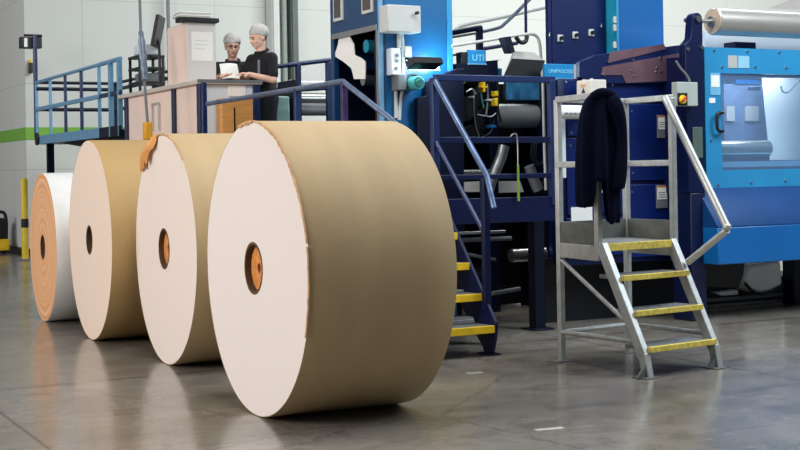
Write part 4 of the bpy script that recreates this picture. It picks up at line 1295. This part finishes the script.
# mast with sign boxes on the gallery corner
ms = thing('sign_mast', G, (GU, g1v + .06, gzt), 'slim blue mast carrying two black and white boxes at the far left', 'mast')
mz = gv(35.5, 35)[1]
MB().tube([(GU, g1v + .06, gzb + .1), (GU, g1v + .06, mz)], .035, 10).build('mast', RAILB, ms)
for xa, xb, m_ in ((33, 42, BLACK), (21, 34, BLACK)):
    vv = g1v + .1
    u0, z0 = G.gv(xa, 48, vv); u1, z1 = G.gv(xb, 37, vv)
    b_ = MB().box(u0, vv, z0, u1, vv + .15, z1).build('signal_box', m_, ms, .01)
    if xa < 30:
        MB().box(u0 + .05, vv - .01, z0 + .02, u0 + .1, vv, z1 - .02).build('white_strip', WHITE, b_)
MB().tube([(G.gv(24, 35, g1v + .1)[0], g1v + .1, mz), (G.gv(42, 36, g1v + .1)[0], g1v + .1, mz)], .02, 8).build('cross_bar', BLACK, ms)
u0, z0, u1, z1 = G.rect(29.5, 58, 33, 73, WV - .1)
wt = thing('wall_alarm', G, ((u0 + u1) / 2, WV - .05, z0), 'narrow black wall unit with a yellow top left of the sign mast', 'alarm')
MB().box(u0, WV - .1, z0, u1, WV, z1 - .08).build('housing', BLACK, wt, .01)
MB().box(u0 + .01, WV - .1, z1 - .08, u1 - .01, WV, z1 - .02).build('yellow_lens', YEL, wt, .01)

# ================================================================== far wall columns and floor items
for xa, xb, m_, lb in ((168.5, 172, GREYD, 'thin dark pipe on the wall behind the document cabinet'), (272, 280, GREYBOX, 'pale vertical duct on the wall right of the operators'),
                       (283.5, 289, GRNCOL, 'lighter grey green steel pipe beside the dark column'), (291, 298.5, mat('dark_column_green', '#59645f', .6), 'dark grey green column right of the paler pipes')):
    u0, _, u1, _ = G.rect(xa, 0, xb, 60, WV - .3)
    if xb - xa > 6:
        MB().box(u0, WV - .3, 0, u1, WV - .02, 9).box(u0 + .02, WV - .34, 0, u0 + .06, WV - .3, 9).single('wall_column', m_, G, ((u0 + u1) / 2, WV - .1, 0), lb, 'column', None, .01)
    else:
        MB().cyl(((u0 + u1) / 2, WV - .2, 0), ((u0 + u1) / 2, WV - .2, 9), (u1 - u0) / 2, None, 16).single('wall_pipe', m_, G, ((u0 + u1) / 2, WV - .2, 0), lb, 'pipe')
b_ = loc_on_floor(25.5, 260)
BF = Frame(b_.x, b_.y, 28)
bo = thing('bollard', BF, (0, 0, 0), 'yellow bollard with a black mark at the far left wall', 'bollard')
bzt = BF.gv(25, 178, 0)[1]
MB().lathe([(.0, .05), (0, .055), (bzt - .03, .055), (bzt, .03)], (0, 0, 0), (0, 0, 1), 20).build('tube', mat('bollard_yellow', '#d9bd2c', .5), bo)
MB().lathe([(.52, .05), (.52, .058), (.66, .058), (.66, .05)], (0, 0, 0), (0, 0, 1), 20, closed=True).build('black_band', BLACK, bo)
MB().box(-.12, -.12, 0, .12, .12, .02).build('base_plate', GREYD, bo)
p_ = loc_on_floor(3, 254)
TF = Frame(p_.x, p_.y, 28)
tk = thing('pallet_truck', TF, (0, 0, 0), 'black and yellow pallet truck cut by the left edge of the picture', 'pallet truck')
MB().box(-.5, -.1, .06, .1, .35, .26).build('body', YEL, tk, .02)
MB().box(-.45, -.05, .26, .06, .3, .62).build('motor_cover', BLACK, tk, .03)
MB().tube([(.06, 0, .26), (.07, 0, .7), (-.05, 0, .74), (-.3, 0, .74)], .03, 10, smooth=2).build('handle', BLACK, tk)
for u in (-.4, .0):
    MB().cyl((u, -.05, .06), (u, .05, .06), .06, None, 16).build('wheel', BLACK, tk)

# machinery seen past the operators
XV = 14.6
rw = thing('rear_unwinder', G, (G.gv(310, 100, XV)[0], XV + .3, WZ), 'grey rear unwinder with rollers behind the walkway rail', 'machine')
xu0, xu1 = G.gv(296, 100, XV)[0], G.gv(336, 100, XV)[0]
for y, r, m_ in ((84, .06, FILM), (98, .07, STEEL), (104, .045, GREYBOX), (110, .06, GREYD)):
    z = G.gv(315, y, XV)[1]
    MB().cyl((xu0, XV + .2, z), (xu1 + .4, XV + .2, z), r, None, 20).build('roller', m_, rw)
zt_ = G.gv(315, 80, XV)[1]
for u in (xu0, xu1 + .35):
    MB().box(u - .03, XV, WZ, u + .03, XV + .5, zt_).build('side_frame', NAVYD, rw, .006)
pp = [G.gv(x, y, XV + .55) for x, y in ((288, 92), (296, 78), (304, 68), (318, 62), (336, 60), (336, 78), (300, 92))]
MB().prism(pp, 'v', XV + .52, XV + .56).build('paper_web', WHITE, rw)
u0, z0, u1, z1 = G.rect(276, 96, 290, 118, XV)
MB().box(u0, XV, WZ, u1, XV + .3, z1).build('teal_box', mat('pale_teal_box', '#8fb5b0', .5), rw, .02)
MB().box(u1, XV + .1, WZ, xu0, XV + .2, WZ + .2).build('base', NAVYD, rw)
rg = thing('rear_guard_rail', G, (G.gv(300, 80, XV)[0], XV - .3, WZ), 'navy rear guard rail right of the standing operators', 'guard rail')
QV = XV - .3
for x in (273, 298, 328):
    u, z = G.gv(x, 62 + (330 - x) * .09, QV)
    MB().bar((u, QV, WZ), (u, QV, z), .07, .05).build('post', RAILB, rg, .004)
poly_tube('top_rail', [(272, 67), (330, 60)], .028, QV, RAILB, rg)
poly_tube('middle_rail', [(272, 92), (330, 88)], .022, QV, RAILB, rg)

# tape scraps on the floor
for x, y, w_, d_, lb in ((550, 429, .16, .05, 'pale scrap of tape on the floor in front of the step ladder'), (475, 373, .12, .06, 'faint tape mark on the floor beside the nearest roll')):
    p = loc_on_floor(x, y)
    tf = Frame(p.x, p.y, 20)
    mb = MB().prism([(-w_ / 2, -d_ / 2), (w_ * .3, -d_ * .55), (w_ / 2, -d_ * .2), (w_ * .45, d_ / 2), (-w_ * .1, d_ * .42), (-w_ * .5, d_ * .5)], 'z', 0, .002)
    mb.single('floor_tape', TAPE if x > 500 else mat('faint_tape', '#8a8780', .6), tf, (0, 0, 0), lb, 'tape')

# ================================================================== people
def blob(name, mb, m, parent, voxel=.012, smooth=6, label=None):
    me = mb.mesh('tmp_' + name)
    o = bpy.data.objects.new('tmp_' + name, me)
    COL.objects.link(o)
    r = o.modifiers.new('r', 'REMESH'); r.mode = 'VOXEL'; r.voxel_size = voxel; r.use_smooth_shade = True
    s = o.modifiers.new('s', 'SMOOTH'); s.iterations = smooth; s.factor = .5
    dg = bpy.context.evaluated_depsgraph_get()
    new = bpy.data.meshes.new_from_object(o.evaluated_get(dg))
    bpy.data.objects.remove(o)
    new.name = name
    new.materials.clear(); new.materials.append(m)
    n = bpy.data.objects.new(name, new)
    COL.objects.link(n); n.parent = parent
    new.polygons.foreach_set('use_smooth', [True] * len(new.polygons))
    if label:
        n['label'] = label
    return n


def hand(mb, w, d, palm_n, curl, side):
    """palm and five fingers: w wrist, d direction of the hand, palm_n palm normal"""
    w, d, pn = Vector(w), Vector(d).normalized(), Vector(palm_n).normalized()
    pn = (pn - d * pn.dot(d)).normalized()
    x = d.cross(pn) * side
    for k in (-1, -.33, .33, 1):
        mb.cap(w + d * .015 + x * k * .018, .016, w + d * .085 + x * k * .03, .0135, 8)
    for k, L in ((-1, .062), (-.33, .076), (.33, .082), (1, .072)):
        b = w + d * .088 + x * k * .03
        d1 = (d + pn * curl * .5).normalized(); d2 = (d + pn * curl * 1.3).normalized()
        m_ = b + d1 * L * .5
        mb.cap(b, .0095, m_, .009, 8); mb.cap(m_, .009, m_ + d2 * L * .5, .0075, 8)
    b = w + d * .03 + x * .03
    m_ = b + (d * .55 + x * .7 + pn * .4).normalized() * .045
    mb.cap(b, .014, m_, .0105, 8); mb.cap(m_, .0105, m_ + (d * .9 + x * .1 + pn * .4).normalized() * .035, .009, 8)


def person(fr, label, S):
    t = thing('person', fr, (0, 0, 0), label, 'person')
    t.location.z = WZ
    hip, chest, neck, head = [Vector(S[k]) for k in ('hip', 'chest', 'neck', 'head')]
    sl, sr = Vector(S['sl']), Vector(S['sr'])
    Rm = Matrix.Rotation(S['yaw'], 3, 'Z') @ Matrix.Rotation(S['nod'], 3, 'X')
    H = lambda x, y, z: head + Rm @ Vector((x, y, z))
    b = MB()
    b.cap(hip + Vector((-.07, 0, 0)), .115, hip + Vector((.07, 0, 0)), .115)
    b.cap(hip + Vector((0, 0, .05)), .13, chest, .145)
    b.ball(chest, .17, .115, .17)
    b.cap(sl, .062, sr, .062)
    b.cap(chest + Vector((0, .02, .12)), .075, neck, .056)
    b.cap(neck, .054, H(0, .015, -.05), .055)
    for sh, el, wr in ((sl, 'el', 'wl'), (sr, 'er', 'wr')):
        e, w_ = Vector(S[el]), Vector(S[wr])
        b.cap(sh, .056, e, .042); b.cap(e, .043, w_, .028)
        side = 1 if el == 'el' else -1
        hand(b, w_, S['hd' + el[1]], S.get('pn', (0, 0, -1)), .6, side)
    for s in (-1, 1):
        hp = hip + Vector((s * .09, 0, -.03))
        kn = Vector((s * .1, -.02, .5)); an = Vector((s * .1, .03, .09))
        b.cap(hp, .09, kn, .06); b.cap(kn, .058, an, .04)
        b.cap(Vector((s * .1, .05, .045)), .04, Vector((s * .11, -.15, .035)), .032)
    # head with jaw, nose, brow, ears
    b.ball(H(0, .012, .03), .083, .098, .1, rot=Rm)
    b.ball(H(0, -.018, -.04), .067, .074, .075, rot=Rm)
    b.ball(H(0, -.062, -.085), .027, .026, .022, rot=Rm)
    b.cap(H(0, -.088, .018), .011, H(0, -.108, -.022), .0145, 8)
    b.ball(H(0, -.08, .038), .05, .018, .012, rot=Rm)
    for s in (-1, 1):
        b.ball(H(s * .078, .015, -.005), .012, .022, .033, rot=Rm)
        b.ball(H(s * .045, -.068, -.025), .022, .02, .02, rot=Rm)
    b.ball(H(0, -.083, -.055), .024, .012, .006, rot=Rm)
    blob('body', b, SKIN, t, .0075, 4)
    for s in (-1, 1):
        MB().ball(H(s * .031, -.083, .012), .012, .008, .007, rot=Rm).build('eye', EYE, t)
        MB().cap(H(s * .016, -.094, .034), .0035, H(s * .048, -.085, .036), .003, 8).build('eyebrow', HAIR, t)
    MB().ball(H(0, -.094, -.055), .022, .006, .006, rot=Rm).build('mouth', LIP, t)
    # hair and hair net
    hr = MB().ball(H(0, .022, .035), .083, .098, .1, rot=Rm)
    inv = Rm.inverted()

    def cut(mb, f):
        for i, p in enumerate(mb.v):
            q = inv @ (p - head)
            zmin = f(q.y)
            if q.z < zmin:
                q.z = zmin + (q.z - zmin) * .08
                mb.v[i] = head + Rm @ q
    cut(hr, lambda y: .055 if y < -.03 else (.05 - (y + .03) * 1.3 if y < .08 else -.06))
    hr.build('hair', HAIR, t)
    nt = MB().ball(H(0, .03, .062), .099, .118, .098, 28, 18, rot=Rm)
    cut(nt, lambda y: .06 if y < -.04 else .06 - (y + .04) * .75)
    for i, p in enumerate(nt.v):
        nt.v[i] = p + (p - H(0, .03, .05)).normalized() * (.006 * noise.noise(p * 28) + .006 * noise.noise(p * 60))
    nt.build('hair_net', NET, t, label='pale gauze hair net')
    # clothes
    c = MB()
    c.cap(hip + Vector((-.065, 0, .06)), .128, hip + Vector((.065, 0, .06)), .128)
    c.cap(hip + Vector((0, 0, .1)), .145, chest, .16)
    c.ball(chest, .188, .132, .185)
    c.cap(sl, .076, sr, .076)
    c.cap(chest + Vector((0, .02, .12)), .088, neck + Vector((0, 0, -.03)), .07)
    for sh, el, wr in ((sl, 'el', 'wl'), (sr, 'er', 'wr')):
        e = Vector(S[el]); w_ = Vector(S[wr])
        k = S['slv']
        if k <= 1:
            c.cap(sh, .072, sh + (e - sh) * k, .066)
        else:
            c.cap(sh, .072, e, .058); c.cap(e, .058, e + (w_ - e) * (k - 1), .046)
    blob('shirt', c, S['shirt'], t, .011, 5)
    MB().tube([neck + Vector((.075 * math.cos(a), .01 + .072 * math.sin(a), .012 + .025 * math.sin(a))) for a in [2 * PI * i / 16 - PI / 2 + .25 for i in range(15)]], .016, 8).build('collar', S['shirt'], t)
    d = MB()
    d.cap(hip + Vector((-.065, 0, 0)), .128, hip + Vector((.065, 0, 0)), .128)
    for s in (-1, 1):
        hp = hip + Vector((s * .09, 0, -.03))
        d.cap(hp, .105, Vector((s * .1, -.02, .5)), .08); d.cap(Vector((s * .1, -.02, .5)), .08, Vector((s * .1, .03, .07)), .07)
    blob('trousers', d, CLOTHB, t, .014, 4)
    for s in (-1, 1):
        MB().cap((s * .1, .05, .045), .05, (s * .11, -.16, .04), .042).build('shoe', BLACK, t)
    return t, H, Rm


def at_depth(px, Z, deg):
    d = ray(px, 60)
    return Frame(d.x * Z, Z, deg)


CL2 = mat('polo_black', '#14151c', .85, 0, .2, 30)
CL1 = mat('shirt_dark', '#2a2831', .85, 0, .25, 30)
pA, HA, RA = person(at_depth(262.5, 15.2, -48), 'person in black polo shirt and hair net turned left reaching over the desk', dict(
    hip=(0, .02, .97), chest=(0, 0, 1.28), neck=(0, -.02, 1.5), head=(0, -.055, 1.66), yaw=-.1, nod=.3,
    sl=(.17, 0, 1.42), sr=(-.17, -.02, 1.42), el=(.235, -.03, 1.17), er=(-.22, -.14, 1.19), wl=(.13, -.28, 1.235), wr=(-.1, -.36, 1.24),
    hdl=(-.25, -1, .1), hdr=(.1, -1, .05), slv=.72, shirt=CL2))
pB, HB_, RB = person(at_depth(233, 15.45, 4), 'person with glasses and a hair net in a dark shirt, leaning over a white sheet', dict(
    hip=(0, .1, .95), chest=(0, .0, 1.24), neck=(0, -.05, 1.42), head=(0, -.09, 1.585), yaw=.22, nod=.25,
    sl=(.18, -.01, 1.35), sr=(-.18, -.01, 1.35), el=(.27, -.09, 1.15), er=(-.27, -.09, 1.15), wl=(.13, -.28, 1.24), wr=(-.13, -.28, 1.24),
    hdl=(-.4, -1, .1), hdr=(.4, -1, .1), slv=1.55, shirt=CL1))
# pale side stripes, badge
for par, pts in ((pA, ((.1, -.125, 1.4), (.12, -.14, 1.3), (.12, -.14, 1.15))), (pB, ((.13, -.14, 1.3), (.15, -.15, 1.2), (.15, -.14, 1.1))), (pB, ((-.13, -.14, 1.3), (-.15, -.15, 1.2), (-.15, -.14, 1.1)))):
    MB().tube(pts, .016, 8, smooth=1).build('shirt_stripe', CLOTHG, par, label='grey stripe on the shirt')
# glasses of the left operator
gl = MB()
for s in (-1, 1):
    for a in range(12):
        a0, a1 = 2 * PI * a / 12, 2 * PI * (a + 1) / 12
        gl.tube([HB_(s * .033 + .024 * math.cos(a0), -.097, .012 + .017 * math.sin(a0)), HB_(s * .033 + .024 * math.cos(a1), -.097, .012 + .017 * math.sin(a1))], .0018, 6)
    gl.tube([HB_(s * .057, -.096, .016), HB_(s * .085, .01, .012)], .003, 6)
gl.tube([HB_(-.009, -.1, .014), HB_(.009, -.1, .014)], .003, 6)
gl.build('glasses', BLACK, pB)
# the sheet they look at
hw = (pB.matrix_basis @ Vector((-.02, -.4, 1.28)))
SF = Frame(hw.x, hw.y, 15)
gs = [[(x * .1, y * .1, hw.z + .09 - .06 * j + .012 * math.sin(i)) for i, x in enumerate((-1, -.3, .3, 1))] for j, y in enumerate((1, .3, -.3, -1))]
MB().sheet(gs, .004).single('paper_sheet', WHITE, SF, (0, 0, hw.z - .1), 'white paper sheet held between the two operators', 'paper')
# ---------------- light
w = bpy.data.worlds.new('world'); sc.world = w; w.use_nodes = True
bg = w.node_tree.nodes['Background']
bg.inputs[0].default_value = (.86, .93, 1.0, 1); bg.inputs[1].default_value = .16


def area(name, loc, target, size, power, col, sy=None):
    l = bpy.data.lights.new(name, 'AREA')
    l.energy = power; l.color = col; l.size = size
    if sy:
        l.shape = 'RECTANGLE'; l.size_y = sy
    o = bpy.data.objects.new(name, l)
    COL.objects.link(o)
    o.location = loc
    o.rotation_euler = (Vector(target) - Vector(loc)).to_track_quat('-Z', 'Y').to_euler()
    return o


area('daylight_left', (-9, 3, 4.5), (-1, 9, .8), 5, 780, (1, .93, .87), 4)
area('hall_lamp', (0.2, 8.2, 8), (.2, 8.4, 0), 4.5, 470, (1, .98, .95), 3)
area('hall_lamp_back', (4, 18, 9), (3, 22, 1), 8, 1100, (.95, 1, .98), 4)
area('fill_left_back', (-15, 15, 6), (-5, 20, 2), 5, 560, (1, .98, 1), 4)  # added fill that brightens the left wall and gallery
q = bpy.data.lights.new('work_lamp_glow', 'POINT'); q.energy = 7; q.color = (.75, .95, 1); q.shadow_soft_size = .08
qo = bpy.data.objects.new('work_lamp_glow', q); COL.objects.link(qo)
qu, qz = G.gv(441, 62, TV - .16); qo.location = G.w(qu, TV - .16, qz)
il = area('chamber_fill', G.w((w0 + w1) / 2, DV + .3, dzt - .06), G.w((w0 + w1) / 2, DV + .5, 0), 1.0, 15, (.9, .96, 1), .3)  # added fill inside the press to brighten the view through the door
area('cool_fill_right', (7.2, 8.2, 6.2), (4.6, 11.5, .8), 4, 420, (.82, .93, 1), 3)  # added cool fill for the bluish floor and the press front
area('cool_fill_floor', (4.4, 8.3, 6.5), (4.0, 9.6, 0), 2.5, 170, (.78, .9, 1), 1.5)  # added cool fill over the right floor, door and apron
area('wall_fill_right', (10, 20, 8), (10, 28, 2), 8, 1100, (.97, 1, 1), 4)  # added fill that brightens the right part of the back wall

sc.view_settings.view_transform = 'Standard'
sc.view_settings.look = 'None'
sc.view_settings.exposure = 0
sc.view_settings.gamma = 1
sc.view_settings.use_curve_mapping = False
for o in BASES:
    if '_base' in o:
        del o['_base']
